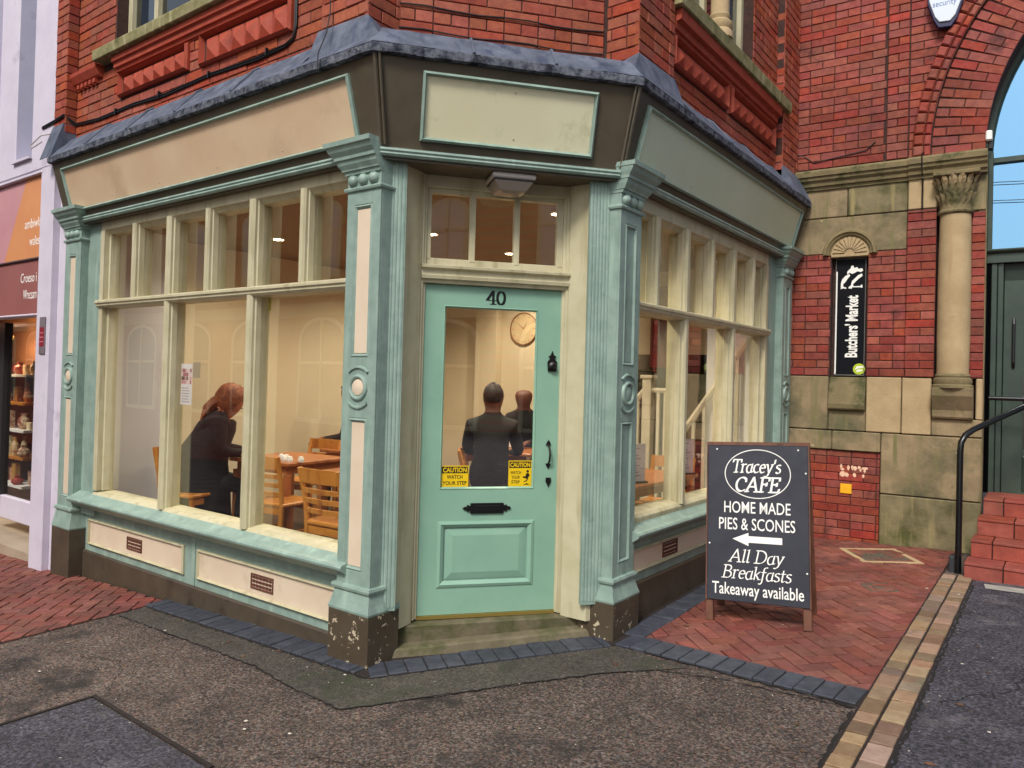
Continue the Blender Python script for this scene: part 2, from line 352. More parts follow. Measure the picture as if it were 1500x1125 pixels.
m_brick = mat('red_brick', '#873621', '#994629', rough=.78, scale=22, bump=.3, bscale=70, var=.32, stain='#5a221c', stscale=7, stth=.64, blot=(2, .2), spots='#3f1d19', spscale=60, spth=.74)
m_brickh = mat('market_red_brick', '#7b2d20', '#8e3b28', rough=.75, scale=18, bump=.3, bscale=70, var=.36, stain='#4d1d19', stscale=2.6, stth=.58, blot=(1.6, .28), spots='#3f1d19', spscale=50, spth=.73)
m_terra = mat('terracotta', '#95371f', '#a3432b', rough=.7, scale=12, bump=.2, bscale=50, stain='#7d2e20', stscale=7, stth=.6)
m_mortar = mat('dark_mortar', '#33201c', '#442b25', rough=.95, scale=20, bump=.5, bscale=90)
m_stone = mat('sandstone', '#7b6c50', '#948163', rough=.85, scale=4, bump=.4, bscale=40, stain='#55523a', stscale=1.9, stth=.5, stsoft=.16, vein='#6f6a44', spots='#bba882', spscale=14, spth=.71, blot=(3, .22))
m_stonem = mat('mossy_sandstone', '#675f44', '#7c7154', rough=.9, scale=5, bump=.45, bscale=40, stain='#454622', stscale=2.2, stth=.46, stsoft=.18, vein='#8f8258', blot=(4, .25))
m_stonec = mat('clean_sandstone', '#a18b68', '#b09a75', rough=.85, scale=5, bump=.35, bscale=45, vein='#a38c68', stain='#8d7a58', stscale=2.5, stth=.62)
m_stoned = mat('weathered_dark_sandstone', '#6f6346', '#857654', rough=.9, scale=6, bump=.5, bscale=40, stain='#4b4a2d', stscale=3, stth=.5)
m_moss = mat('mossy_stone_sill', '#6d6a40', '#8d8660', rough=.9, scale=8, bump=.5, bscale=40, vein='#a7a07a', stain='#4d5026', stscale=5, stth=.55)
m_black = mat('black_iron', '#0c0c0d', rough=.4, spec=.5)
m_rail = mat('black_gloss_paint', '#0d0e10', rough=.28)
m_vent = mat('terracotta_air_brick', '#50281b', '#5f3021', rough=.8, scale=30, bump=.3)
m_grey = mat('grey_plastic', '#b7b0aa', rough=.35)
m_dkgrey = mat('dark_grey_plastic', '#2c2a29', rough=.4)
m_lens = mat('frosted_lamp_lens', '#8f847b', rough=.3)
m_white = mat('white_print', '#e9e8e2', rough=.55)
m_board = mat('chalkboard_navy', '#20222e', '#272a36', rough=.6, scale=4, bump=.05, spots='#7f8391', spscale=40, spth=.79)
m_wood = mat('board_frame_wood', '#5a3524', '#6b4331', rough=.6, scale=10, bump=.2, bscale=30, vein='#47281b')
m_oak = mat('orange_beech_wood', '#b8742a', '#c48336', rough=.4, scale=8, vein='#96531a')
m_table = mat('table_top_wood', '#9a5a30', '#a56538', rough=.35, scale=6, vein='#83491f')
m_glass = glassmat('window_glass', (.97, .98, .96), .13)
m_glassup = glassmat('upper_glass', (.25, .3, .33), .12)
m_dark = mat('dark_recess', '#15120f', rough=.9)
m_asph = mat('worn_tarmac', '#2b2320', '#6b5e57', rough=.72, stones=85, scale=72, detail=3, bump=1, bscale=80, stain='#1f1a18', stscale=2.3, stth=.55, stsoft=.14, spots='#94897f', spscale=58, spth=.66, blot=(2.6, .42))
m_asph2 = mat('dark_tarmac', '#25242a', '#504d55', rough=.7, stones=90, scale=60, detail=3, bump=1, bscale=70, stain='#6f696b', stscale=2.4, stth=.56, stsoft=.2, spots='#9b958f', spscale=80, spth=.69, blot=(4, .4))
m_patch = mat('smooth_tarmac_patch', '#3a3631', '#4d4842', rough=.75, stones=120, scale=60, bump=.5, bscale=110, stain='#333726', stscale=1.7, stth=.53, spots='#7d776c', spscale=110, spth=.72, blot=(4, .25))
m_sand = mat('dark_joint_sand', '#1c1513', '#2a201c', rough=.95, scale=40, bump=.4)
m_paver = mat('red_paver', '#6b372e', '#7b4439', rough=.72, scale=14, bump=.35, bscale=60, var=.32, stain='#4b2d29', stscale=2, stth=.56, blot=(2.5, .28))
m_blue = mat('blue_black_paver', '#333741', '#41454f', rough=.6, scale=16, bump=.3, bscale=50, var=.3, stain='#5a5850', stscale=2, stth=.62)
m_sett = mat('buff_sett', '#80654f', '#8d745d', rough=.8, scale=14, bump=.5, bscale=50, var=.75, stain='#6a6551', stscale=3, stth=.55, spots='#b3a58c', spscale=60, spth=.72)
m_iron = mat('rusty_cast_iron', '#4a4338', '#5f574a', rough=.75, scale=30, bump=.6, bscale=60)
m_step = mat('red_quarry_tile', '#823829', '#904434', rough=.6, scale=8, bump=.25, bscale=40, var=.25, stain='#6f332d', stscale=3, stth=.57, blot=(5, .2))
m_slab = mat('stone_threshold', '#5e5642', '#6f6650', rough=.85, scale=10, bump=.4, stain='#4a4b2c', stscale=3, stth=.52, spots='#97876a', spscale=30, spth=.72)
m_lilac = mat('white_render_paint', '#c4bccb', '#cdc6d3', rough=.6, scale=3, bump=.1, bscale=25, stain='#b3abbb', stscale=3, stth=.6)
m_green = mat('dark_green_joinery', '#2c3a33', '#354439', rough=.4, scale=6, bump=.1)
m_petal = mat('pale_litter', '#c9bfb2', '#b3a79b', rough=.8, var=.3)

# ------------------------------------------------------------------ ground
def sheet(poly, name, m, h, kind='structure', **kw):
    mb = MB(); mb.add([(x, y, gz(x, y) + h) for x, y in poly], [tuple(range(len(poly)))]); return mb.build(name, m, kind=kind, **kw)
gm = MB()
NX = 24
for i in range(NX + 1):
    for j in range(NX + 1):
        x = -40 + 80 * i / NX; y = -40 + 80 * j / NX; gm.v.append((x, y, gz(x, y)))
for i in range(NX):
    for j in range(NX):
        a = i * (NX + 1) + j; gm.f.append([a, a + NX + 1, a + NX + 2, a + 1]); gm.mi.append(0)
gm.build('ground', m_asph, kind='structure', label='worn brown grey tarmac in front of the cafe')
road = sheet([(2.62, -12), (12, -12), (12, 3.9), (2.62, 3.95)], 'road', m_asph2, .004, label='dark patched tarmac right of the buff sett strip')
def ragged(poly, d=.012, st=.07, seed=1):
    r = random.Random(seed); out = []
    for a, b in zip(poly, poly[1:] + poly[:1]):
        n = max(1, int(math.dist(a, b) / st))
        for i in range(n): t = i / n; out.append((a[0] + (b[0] - a[0]) * t + r.uniform(-d, d), a[1] + (b[1] - a[1]) * t + r.uniform(-d, d)))
    return out
PATCH = ragged([(-2.32, -.07), (-2.26, -.30), (-1.4, -.32), (-.59, -.345), (-.1, -.43), (.31, -.46), (.56, -.12), (.9, .33), (1.2, .7), (1.38, .86), (1.5, .98), (1.0, 1.08), (.13, -.11), (0, -.08)])
sheet(PATCH, 'footway_patch', m_patch, .004, label='smooth dark tarmac strip along the cafe edging')

def crack(pts, w, seed, mb, st=.03, j=.008):
    r = random.Random(seed); P = []
    for a, b in zip(pts, pts[1:]):
        n = max(1, int(math.dist(a, b) / st)); P += [(a[0] + (b[0] - a[0]) * i / n + r.uniform(-j, j), a[1] + (b[1] - a[1]) * i / n + r.uniform(-j, j)) for i in range(n)]
    P.append(pts[-1]); v = []
    for i, q in enumerate(P):
        a, b = P[max(0, i - 1)], P[min(len(P) - 1, i + 1)]; l = math.dist(a, b) or 1; nx, ny = -(b[1] - a[1]) / l, (b[0] - a[0]) / l; h = w * r.uniform(.25, 1) / 2 * (0.1 if i in (0, len(P) - 1) else 1)
        v += [(q[0] + nx * h, q[1] + ny * h, gz(*q) + .0062), (q[0] - nx * h, q[1] - ny * h, gz(*q) + .0062)]
    mb.add(v, [(2 * i, 2 * i + 1, 2 * i + 3, 2 * i + 2) for i in range(len(P) - 1)])
ck_ = MB(); lo_ = [(-2.26, -.30), (-1.4, -.32), (-.59, -.345), (-.1, -.43), (.31, -.46), (.56, -.12), (.9, .33), (1.2, .7), (1.38, .86), (1.75, .93), (2.4, .94)]
crack(lo_, .014, 4, ck_); crack([(-2.32, -.088), (.12, -.125), (1.0, 1.07)], .016, 5, ck_); crack([(1.03, 1.085), (2.4, .955)], .022, 6, ck_)
crack([(-2.33, -.08), (-2.335, -1.2), (-2.35, -2.4)], .014, 7, ck_); crack([(2.39, .9), (2.395, -2.5)], .02, 8, ck_); crack([(2.64, 3.7), (2.635, 1.5), (2.64, -2.0)], .024, 9, ck_)
crack([(.35, -1.05), (.5, -.9), (.9, -.72), (1.3, -.75), (1.7, -.5), (2.35, -.4)], .006, 10, ck_, j=.02); crack([(-1.9, -.9), (-1.3, -.75), (-.9, -1.0)], .006, 11, ck_, j=.02); crack([(2.7, 1.2), (3.0, 1.6), (3.1, 2.3), (3.4, 2.9)], .008, 12, ck_, j=.025)
ck_.build('tarmac_crack', mat('crack_dirt', '#120f0e', '#1c1815', rough=1), kind='stuff', label='dark dirty cracks and seams in the tarmac')
def clip(poly, reg):
    out = poly
    for i in range(len(reg)):
        a, b = reg[i], reg[(i + 1) % len(reg)]; inp = out; out = []
        side = lambda p: (b[0] - a[0]) * (p[1] - a[1]) - (b[1] - a[1]) * (p[0] - a[0])
        for k in range(len(inp)):
            p, q = inp[k], inp[(k + 1) % len(inp)]; sp, sq = side(p), side(q)
            if sp >= 0: out.append(p)
            if (sp >= 0) != (sq >= 0):
                t = sp / (sp - sq); out.append((p[0] + (q[0] - p[0]) * t, p[1] + (q[1] - p[1]) * t))
        if not out: return []
    return out
def parea(p): return abs(sum(p[i][0] * p[(i + 1) % len(p)][1] - p[(i + 1) % len(p)][0] * p[i][1] for i in range(len(p)))) / 2
class Floor:
    def __init__(self, name, m, parent, limit=290, h=.014, rest='block_paving'):
        self.n = name; self.m = m; self.p = parent; self.lim = limit; self.h = h; self.rest = rest; self.it = []; self.cache = {}
    def add(self, poly, key=None):
        if len(poly) < 3 or parea(poly) < .0012: return
        self.it.append((score([(x, y, gz(x, y) + self.h) for x, y in poly]), poly, key))
    def solid(self, poly, cx, cy, h):
        n = len(poly); mb = MB(); c = .0035
        def inset(p):
            d = math.hypot(p[0] - cx, p[1] - cy); k = max(0, 1 - c * 1.3 / max(d, .01)); return (cx + (p[0] - cx) * k, cy + (p[1] - cy) * k)
        g = lambda x, y: gz(x, y) - gz(cx, cy)
        vs = [(x - cx, y - cy, g(x, y)) for x, y in poly] + [(x - cx, y - cy, g(x, y) + h - c) for x, y in poly] + [(x - cx, y - cy, g(x, y) + h) for x, y in map(inset, poly)]
        fs = [(j * n + i, j * n + (i + 1) % n, (j + 1) * n + (i + 1) % n, (j + 1) * n + i) for j in range(2) for i in range(n)] + [tuple(range(2 * n, 3 * n))]
        mb.add(vs, fs); return mb
    def finish(self):
        self.it.sort(key=lambda t: -t[0]); big = [t for t in self.it[:self.lim] if t[0] > 40]; rest = self.it[len(big):]
        for sc, poly, key in big:
            cx = sum(p[0] for p in poly) / len(poly); cy = sum(p[1] for p in poly) / len(poly)
            if key and key in self.cache: me = self.cache[key]
            else:
                me = self.solid(poly, cx, cy, self.h).mesh(self.n, [self.m])
                if key: self.cache[key] = me
            dz = random.uniform(-.0035, .0025)
            place(me, self.n, Matrix.Translation((cx, cy, gz(cx, cy) + dz)) @ Matrix.Rotation(random.uniform(-.012, .012), 4, 'Y') @ Matrix.Rotation(random.uniform(-.012, .012), 4, 'X'), self.p)
        mb = MB()
        for sc, poly, key in rest:
            cx = sum(p[0] for p in poly) / len(poly); cy = sum(p[1] for p in poly) / len(poly); t = self.solid(poly, cx, cy, self.h)
            dz = random.uniform(-.003, .002); mb.add([(a + cx, b + cy, c + gz(cx, cy) + dz) for a, b, c in t.v], t.f)
        if mb.v: mb.build(self.rest, self.m, self.p, kind='stuff')
def herring(fl, reg, ang=45, U=.1, J=.0052, off=(0, 0)):
    ca, sa = math.cos(R_(ang)), math.sin(R_(ang)); xs = [p[0] for p in reg]; ys = [p[1] for p in reg]
    D = max(max(xs) - min(xs), max(ys) - min(ys)) + .5; cx, cy = sum(xs) / len(xs), sum(ys) / len(ys); K = int(D / U) + 2
    for i in range(-K, K):
        for j in range(-K, K):
            m = (i - j) % 4
            if m == 0: r = (i, j, i + 2, j + 1)
            elif m == 3: r = (i, j, i + 1, j + 2)
            else: continue
            q = [(r[0] * U + J, r[1] * U + J), (r[2] * U - J, r[1] * U + J), (r[2] * U - J, r[3] * U - J), (r[0] * U + J, r[3] * U - J)]
            q = [(cx + off[0] + x * ca - y * sa, cy + off[1] + x * sa + y * ca) for x, y in q]
            c = clip(q, reg)
            if c: fl.add(c, m if len(c) == 4 and abs(parea(c) - parea(q)) < 1e-6 else None)
regL = [(-9.5, -1.9), (-2.33, -1.9), (-2.30, -.08), (-2.34, .12), (-4.1, .12), (-4.1, -.02), (-9.5, -.02)]
# left paving (two convex regions around the pilaster foot)
pl = sheet([(-9.5, -3), (-2.31, -3), (-2.31, .1), (-4.12, .1), (-4.12, 2.2), (-9.5, 2.2)], 'brick_paving', m_sand, .003, label='red herringbone block paving left of the cafe window')
f = Floor('paving_brick', m_paver, pl)
herring(f, [(-9.0, -1.7), (-2.32, -1.7), (-2.32, .07), (-9.0, .07)]); f.finish()
regR = [(1.105, 1.25), (2.40, 1.185), (2.40, 4.9), (1.105, 4.83)]
pr = sheet([(1.0, 1.1), (2.41, 1.0), (2.41, 4.92), (.9, 4.85)], 'brick_paving', m_sand, .003, label='red herringbone block paving under the sandwich board')
f = Floor('paving_brick', m_paver, pr); herring(f, regR, off=(.03, .05)); f.finish()
# blue-black edging pavers, one row along each front
ed = sheet([(-2.34, -.085), (.14, -.115), (1.02, 1.09), (2.41, .97), (2.41, 1.19), (1.115, 1.26), (1.115, 4.8), (.9, 4.8), (.9, 1.1), (0, .15), (-2.34, .15)], 'paving_edge', m_sand, .007, label='row of blue black edging pavers around the cafe')
f = Floor('edging_paver', m_blue, ed, h=.017)
def row(a, b, w, dep, j=.004):
    dx, dy = b[0] - a[0], b[1] - a[1]; l = math.hypot(dx, dy); dx /= l; dy /= l; nx, ny = -dy, dx; t = 0
    while t < l - .02:
        e = min(l, t + w * random.uniform(.93, 1.07)); q = [(t + j, 0), (e - j, 0), (e - j, dep), (t + j, dep)]
        f.add([(a[0] + dx * s + nx * o, a[1] + dy * s + ny * o) for s, o in q]); t = e
row((-2.33, -.075), (.02, -.11), .105, .2); row((.135, -.105), (1.0, 1.05), .105, .2); row((1.0, 1.085), (2.405, .975), .107, .205); row((1.105, 1.27), (1.105, 4.75), .21, .16)
f.finish()
# buff setts, two columns
st = sheet([(2.405, -6), (2.625, -6), (2.625, 3.95), (2.39, 3.95)], 'sett_strip', m_sand, .006, label='double row of buff setts between the brick paving and the road')
f = Floor('sett', m_sett, st, h=.017)
for k, (x0, x1) in enumerate(((2.408, 2.508), (2.514, 2.618))):
    y = -3.5
    while y < 3.9:
        e = y + random.uniform(.1, .16) if random.random() < .8 else y + random.uniform(.17, .21); w = .002 + random.uniform(0, .003)
        f.add([(x0 + w, y + .008), (x1 - w, y + .005 + random.uniform(-.003, .003)), (x1 - w, e - .006), (x0 + w, e - .006 + random.uniform(-.003, .003))]); y = e
f.finish()
# access covers
def cover(poly, name, label, m, fm, h=.012, w=.035, ribs=True, **kw):
    cx = sum(p[0] for p in poly) / 4; cy = sum(p[1] for p in poly) / 4
    e = empty(name, (cx, cy, gz(cx, cy)), label=label, cat='access cover', **kw)
    sc = lambda k: [(cx + (x - cx) * k, cy + (y - cy) * k) for x, y in poly]
    d = math.dist(poly[0], poly[2]) / 2; k = 1 - w * 1.4 / d
    mb = MB(); a, b = poly, sc(k)
    for i in range(4): mb.zprism([a[i], a[(i + 1) % 4], b[(i + 1) % 4], b[i]], .003, h + .004, gz)
    mb.build('rim', fm, e)
    mb = MB(); c = sc(k - .012 / d); mb.zprism(c, .003, h, gz); lid = mb.build('lid', m, e)
    if ribs:
        mb = MB(); p = sc(k - .06 / d)
        for r in range(1, 9):
            for q in range(1, 9):
                u, v = r / 9, q / 9
                x = (p[0][0] * (1 - u) + p[1][0] * u) * (1 - v) + (p[3][0] * (1 - u) + p[2][0] * u) * v; y = (p[0][1] * (1 - u) + p[1][1] * u) * (1 - v) + (p[3][1] * (1 - u) + p[2][1] * u) * v
                s = d * .045; mb.zprism([(x - s, y - s * .4), (x + s, y - s * .4), (x + s, y + s * .4), (x - s, y + s * .4)], h, h + .004, gz)
        mb.build('raised_tread', m, lid, kind='stuff')
cover([(-1.02, -2.4), (.30, -2.4), (.30, -1.14), (-.92, -1.07)], 'access_cover', 'large dark tarmac-filled access cover in the footway', m_asph2, m_sand, w=.02, h=.006, ribs=False)
cover([(1.50, 4.46), (1.80, 4.00), (2.24, 4.20), (1.94, 4.68)], 'access_cover', 'pale framed paving-filled cover at the foot of the market wall', m_iron, m_stonec, w=.05)
cover([(1.93, 3.27), (2.05, 3.07), (2.22, 3.18), (2.10, 3.38)], 'access_cover', 'small cast iron cover set in the red paving', m_iron, m_iron, w=.02)
# scattered litter flecks and grit
for nm, cnt, lo, hi, mm, seed, lb in (('litter_fleck', 420, .002, .0055, m_petal, 3, 'pale flecks of litter and grit scattered on the ground'), ('leaf_fragment', 380, .003, .009, mat('brown_leaf_bits', '#4a2f20', '#6b4a30', rough=.9, var=.5), 14, 'brown leaf crumbs and grit scattered on the ground')):
    mb = MB(); rs = random.Random(seed)
    for k in range(cnt):
        x = rs.uniform(-3.2, 3.7); y = rs.uniform(-2.2, 3.7)
        if x < .95 and y > -.02 + max(0, x) * 1.25: continue
        if x < -2.2 and rs.random() < .6: continue
        if rs.random() < .3: x, y = rs.choice(((rs.uniform(-2.2, .1), -.1 - rs.random() ** 2 * .3), (rs.uniform(1.1, 2.4), .95 - rs.random() ** 2 * .3), (2.66 + rs.random() ** 2 * .4, rs.uniform(0, 3.6))))
        s = rs.uniform(lo, hi) * (2.3 if rs.random() < .13 else 1); n = rs.choice((5, 6)); a0 = rs.uniform(0, 6)
        z = gz(x, y) + (.018 if (1.0 < x < 2.62 and y > 1.0) else .006)
        mb.add([(x + math.cos(a0 + 6.283 * i / n) * s * rs.uniform(.6, 1.4), y + math.sin(a0 + 6.283 * i / n) * s * rs.uniform(.5, 1.1), z + rs.uniform(0, .001)) for i in range(n)] + [(x, y, z + s * .4)], [(i, (i + 1) % n, n) for i in range(n)])
    mb.build(nm, mm, kind='stuff', label=lb)
# ------------------------------------------------------------------ corner cafe building
def vprism(mb, poly, z0, z1): return mb.zprism([(s, -o) for s, o in poly], z0, z1)
def rloft(mb, secs, s0, s1, eL=1, eR=1, ob=-.2):
    """stack of rectangular sections (z, e): the block s0..s1 swelling by e at the front and the chosen sides"""
    vs = []; fs = []
    for z, e in secs: vs += [(s0 - e * eL, -ob, z), (s1 + e * eR, -ob, z), (s1 + e * eR, -e, z), (s0 - e * eL, -e, z)]
    n = len(secs)
    for j in range(n - 1): fs += [(4 * j + i, 4 * j + (i + 1) % 4, 4 * j + 4 + (i + 1) % 4, 4 * j + 4 + i) for i in range(4)]
    fs += [(3, 2, 1, 0), (4 * n - 4, 4 * n - 3, 4 * n - 2, 4 * n - 1)]; mb.add(vs, fs); return mb
cafe = empty('cafe_building', (0, .3, 0), label='corner brick building with a mint and cream cafe shopfront', cat='building')
TA, TB = math.tan(R_(50.73 / 2)), math.tan(R_(39.27 / 2))

def pilaster(fr, s0, s1, eL, eR, pt, zb, neck, inner, chip=False, ob=-.22, capR=1, capL=1, label=None):
    mc = (s0 + s1) / 2; hw = .077; mb = MB()
    mb.fb(s0, s1, ob, -.014, .38, 3.02)
    zs = [(.40, .53), (1.42, 1.775), (2.675, 2.995)]
    mb.fb(s0, mc - hw, -.014, 0, .40, 2.995); mb.fb(mc + hw, s1, -.014, 0, .40, 2.995)
    for a, b in zs: mb.fb(mc - hw, mc + hw, -.014, 0, a, b)
    p = mb.build('pilaster', m_mint, cafe, fr, bev=.003, label=label)
    mb = MB(); rloft(mb, [(zb, .03), (pt, .03)], s0, s1, eL, eR, ob); mb.build('plinth_block', m_plinthchip if chip else m_plinth, p, fr, bev=.004)
    d = .43 - pt - .12
    mb = MB(); rloft(mb, [(pt, .03), (pt + .012, .032), (pt + .045 + d * .4, .02), (pt + .09 + d, .007), (.412, .005), (.416, .018), (.431, .022), (.446, .017), (.45, .002)], s0, s1, eL, eR, ob); mb.build('moulded_base', m_mint, p, fr)
    mb = MB(); rloft(mb, [(neck - .012, .001), (neck - .008, .013), (neck + .004, .017), (neck + .014, .012), (neck + .018, .001)], s0, s1, eL, eR, ob); mb.build('necking_ring', m_mint, p, fr)
    z = neck + .09
    mb = MB(); rloft(mb, [(z - .003, .001), (z, .012), (z + .02, .016), (z + .022, .026), (z + .03, .028), (z + .055, .045), (z + .08, .052), (z + .082, .062), (z + .1, .064), (z + .125, .085), (z + .15, .096), (z + .155, .108), (z + .182, .11)], s0, s1, capL, capR, ob); mb.build('capital', m_mint, p, fr)
    for k in (-.088, 0, .088):
        mb = MB(); mb.ringo(mc + k, neck + .052, [(.036, 0), (.035, .012), (.028, .025), (.016, .033), (.0, .036)], n=14); mb.build('capital_boss', m_mint, p, fr, smooth=True)
    for a, b, nm in ((.53, 1.42, 'lower_panel'), (1.775, 2.675, 'upper_panel')):
        mb = MB(); mb.fb(mc - hw + .02, mc + hw - .02, -.013, -.009, a + .025, b - .025); q = mb.build(nm, inner, p, fr, bev=.002)
        mb = MB(); mb.frame(mc - hw, mc + hw, a, b, .024, -.0135, .004); mb.build('panel_bead', m_mint, p, fr)
    mb = MB(); mb.ringo(mc, 1.6, [(.08, 0), (.076, .012), (.066, .017), (.056, .012), (.052, .002)]); mb.build('roundel', m_mint, p, fr, smooth=True)
    mb = MB(); mb.ringo(mc, 1.6, [(.05, .001), (.046, .007), (.03, .012), (0, .013)], n=20); mb.build('roundel_boss', inner, p, fr, smooth=True)
    for a0, a1 in ((48, 132), (228, 312)):
        mb = MB(); mb.ringo(mc, 1.6, [(.128, 0), (.124, .011), (.115, .012), (.11, 0)], n=12, a0=R_(a0), a1=R_(a1)); mb.build('arched_bead', m_mint, p, fr, smooth=True)
    return p
pilaster(FL, -.285, 0, 1, .9, .295, -.06, 2.768, m_pink, chip=True, capR=.05, label='mint pilaster with blush panel and chipped brown plinth left of the door')
pilaster(FR, BY, BY + .285, .9, 1, .30, .0, 2.768, m_mint, chip=True, capL=.35, label='mint pilaster right of the door')
pilaster(FL, -4.06, -3.765, .6, 1, .262, -.28, 2.80, m_pink, capL=.5, label='mint pilaster beside the white rendered pier')
pilaster(FR, 4.47, 4.77, 1, .2, .36, .0, 2.76, m_mint, capR=.1, label='mint pilaster against the market wall')

# fascias: canted boards, sign panels, beads
CANT = math.atan2(.13, .47)
fdat = [('left', FL, -4.07, 0, 0, TA, m_signL, -3.9, -.165, 'tan blank sign board over the long left window', m_mint),
        ('front', FF, 0, 1.4817, -TA, TB, m_signF, .212, 1.272, 'ivory blank sign board over the door', m_mint),
        ('right', FR, BY, 4.79, -TB, 0, m_signR, 1.25, 4.63, 'sage blank sign board over the right window', m_mint)]
for nm, fr, a, b, ma, mb_, sm, p0, p1, lab, fm in fdat:
    mb = MB().sweep([(-.2, 2.955), (-.002, 2.955), (0, 3.0), (.13, 3.47), (.1, 3.5), (-.2, 3.5)], a, b, ma, mb_); fo = mb.build('fascia', m_fascia, cafe, fr)
    T = fr.M @ Matrix.Translation((0, 0, 3.0)) @ Matrix.Rotation(CANT, 4, 'X')
    mb = MB().fb(p0 + .02, p1 - .02, .0, .006, .07, .405); mb.build('sign_board', sm, fo, T, label=lab)
    mb = MB().frame(p0, p1, .045, .43, .028, .0005, .03); mb.build('sign_frame', fm, fo, T)
    mb = MB().sweep([(-.02, 2.94), (.016, 2.94), (.026, 2.952), (.022, 2.962), (.03, 2.972), (.026, 2.984), (.012, 2.99), (-.02, 2.99)], a + (.31 if nm != 'front' else .0), b - (.3 if nm == 'left' else .02), 0 if nm != 'front' else ma, 0)
    mb.build('fascia_bead', m_mint, fo, fr)
    if nm == 'front':
        pass
    for k in range(1, int((p1 - p0) / .9) + 1):            # screw heads
        s = p0 + (p1 - p0) * k / (int((p1 - p0) / .9) + 1)
        for t in (.11, .37):
            MB().ringo(s + random.uniform(-.05, .05), t, [(.006, .006), (.005, .009), (0, .0095)], n=8).build('screw_head', m_cream, fo, T)
for fr, s, t in ((FL, 0, TA), (FR, BY, -TB)):
    mb = MB(); mb.tube([(s + t * 0 , -.006, 3.0), (s + t * .136, -.136, 3.475)], .014, 8); mb.tube([(s + .028 * (1 if s == 0 else -1), -.004, 3.0), (s + t * .13 + .028 * (1 if s == 0 else -1), -.125, 3.475)], .009, 8)
    mb.build('corner_bead', m_fascia, cafe, fr, smooth=True)
# soffits and heads behind the fascias
MB().fb(-3.76, -.02, -.25, -.004, 2.93, 2.952).build('soffit', m_fascia, cafe, FL)
MB().fb(BY + .02, 4.6, -.25, -.004, 2.93, 2.952).build('soffit', m_fascia, cafe, FR)
vprism(MB(), [(-.02, -.004), (1.50, -.004), (1.62, -.5), (-.02, -.5)], 2.925, 2.9515).build('soffit', m_fascia, cafe, FF)

# lead flashing: sheets sloping back to the brickwork with a lumpy drip edge
def leadrun(fr, a, b, ma, mb_, ot, zt, seam, a2=None, b2=None):
    A_, B_, MA_, MB_ = a, b, ma, mb_
    if a2 is not None: a, ma = a2, 0
    if b2 is not None: b, mb_ = b2, 0
    n = max(1, round((b - a) / seam)); rs = random.Random(int(b * 100))
    for k in range(n):
        s0 = a + (b - a) * k / n; s1 = a + (b - a) * (k + 1) / n; m = 7; v = []; prof = [(.162, 3.526), (.1, 3.6), (.045, 3.66), ((ot + .045) / 2, (3.66 + zt) / 2 + .012), (ot, zt)]
        for i in range(m + 1):
            for (o, z) in prof:
                f_ = i / m; s = s0 + (s1 - s0) * f_
                if k == 0: s += ma * o * (1 - f_)
                if k == n - 1: s += mb_ * o * f_
                v.append((s, -(o + rs.uniform(-.002, .002)), z + rs.uniform(-.002, .002)))
        q = len(prof); fs = [(i * q + j, (i + 1) * q + j, (i + 1) * q + j + 1, i * q + j + 1) for i in range(m) for j in range(q - 1)]
        mb = MB(); mb.add(v, fs); sh = mb.build('lead_sheet', m_lead, cafe, fr, smooth=True)
        if k: MB().tube([(s0, -o - .002, z + .004) for o, z in prof], .009, 6).build('lead_lap', m_lead, sh, fr, smooth=True)
    a, b, ma, mb_ = A_, B_, MA_, MB_; m = int((b - a) / .05); v = []
    for i in range(m + 1):
        f_ = i / m; d = rs.uniform(-.003, .003); e = rs.uniform(-.005, .003)
        for (o, z) in ((.1, 3.475), (.15, 3.472 + e), (.166 + d, 3.478 + e), (.168 + d, 3.52), (.158, 3.53), (.1, 3.56)):
            v.append((a + (b - a) * f_ + (ma * (1 - f_) + mb_ * f_) * o, -o, z))
    q = 6; fs = [(i * q + j, (i + 1) * q + j, (i + 1) * q + (j + 1) % q, i * q + (j + 1) % q) for i in range(m) for j in range(q)]
    mb = MB(); mb.add(v, fs + [tuple(range(q)), tuple(range(m * q, m * q + q))]); mb.build('lead_drip_edge', m_leadedge, cafe, fr)
leadrun(FL, -4.09, 0, 0, TA, -.05, 3.755, .75, b2=-.585); leadrun(FF, 0, 1.4817, -TA, TB, -.295, 3.70, .5); leadrun(FR, BY, 4.79, -TB, 0, -.05, 3.75, .7, a2=1.86)
AC = (-.155, 0)                                   # brick corner pier by the left front
def leadpoly(pts, fs):
    mb = MB(); mb.add(pts, fs); return mb.build('lead_apron', m_lead, cafe)
PY = 1.33
def q3(v, z): return (v.x, v.y, z)
A1, A2 = FF.P(.27, .165, 3.528), FF.P(.27, .085, 3.60); B1, B2 = FF.P(1.25, .165, 3.528), FF.P(1.25, .085, 3.60)
leadpoly([(-.60, -.164, 3.528), (.165 * TA, -.165, 3.528), (.085 * TA, -.085, 3.605), (-.60, -.085, 3.605), (AC[0] + .006, -.006, 3.80), (-.60, -.006, 3.81), (-.6, .06, 3.81), tuple(A1), tuple(A2), (AC[0] + .008, .28, 3.725), (-.6, .06, 3.6)],
         [(0, 1, 2, 3), (3, 2, 4, 5), (1, 7, 8, 2), (2, 8, 9, 4), (0, 3, 5, 6, 10)])
leadpoly([(BX + .165, BY - .165 * TB, 3.528), (BX + .165, 1.87, 3.528), (BX + .085, 1.87, 3.605), (BX + .085, BY - .085 * TB, 3.605), (BX + .006, 1.87, 3.81), (BX + .006, PY - .006, 3.80), (BX - .3, PY - .01, 3.725), tuple(B1), tuple(B2), (BX - .06, 1.87, 3.81), (BX - .06, 1.87, 3.6)],
         [(0, 1, 2, 3), (3, 2, 4, 5), (0, 3, 8, 7), (3, 5, 6, 8), (1, 10, 9, 4, 2)])
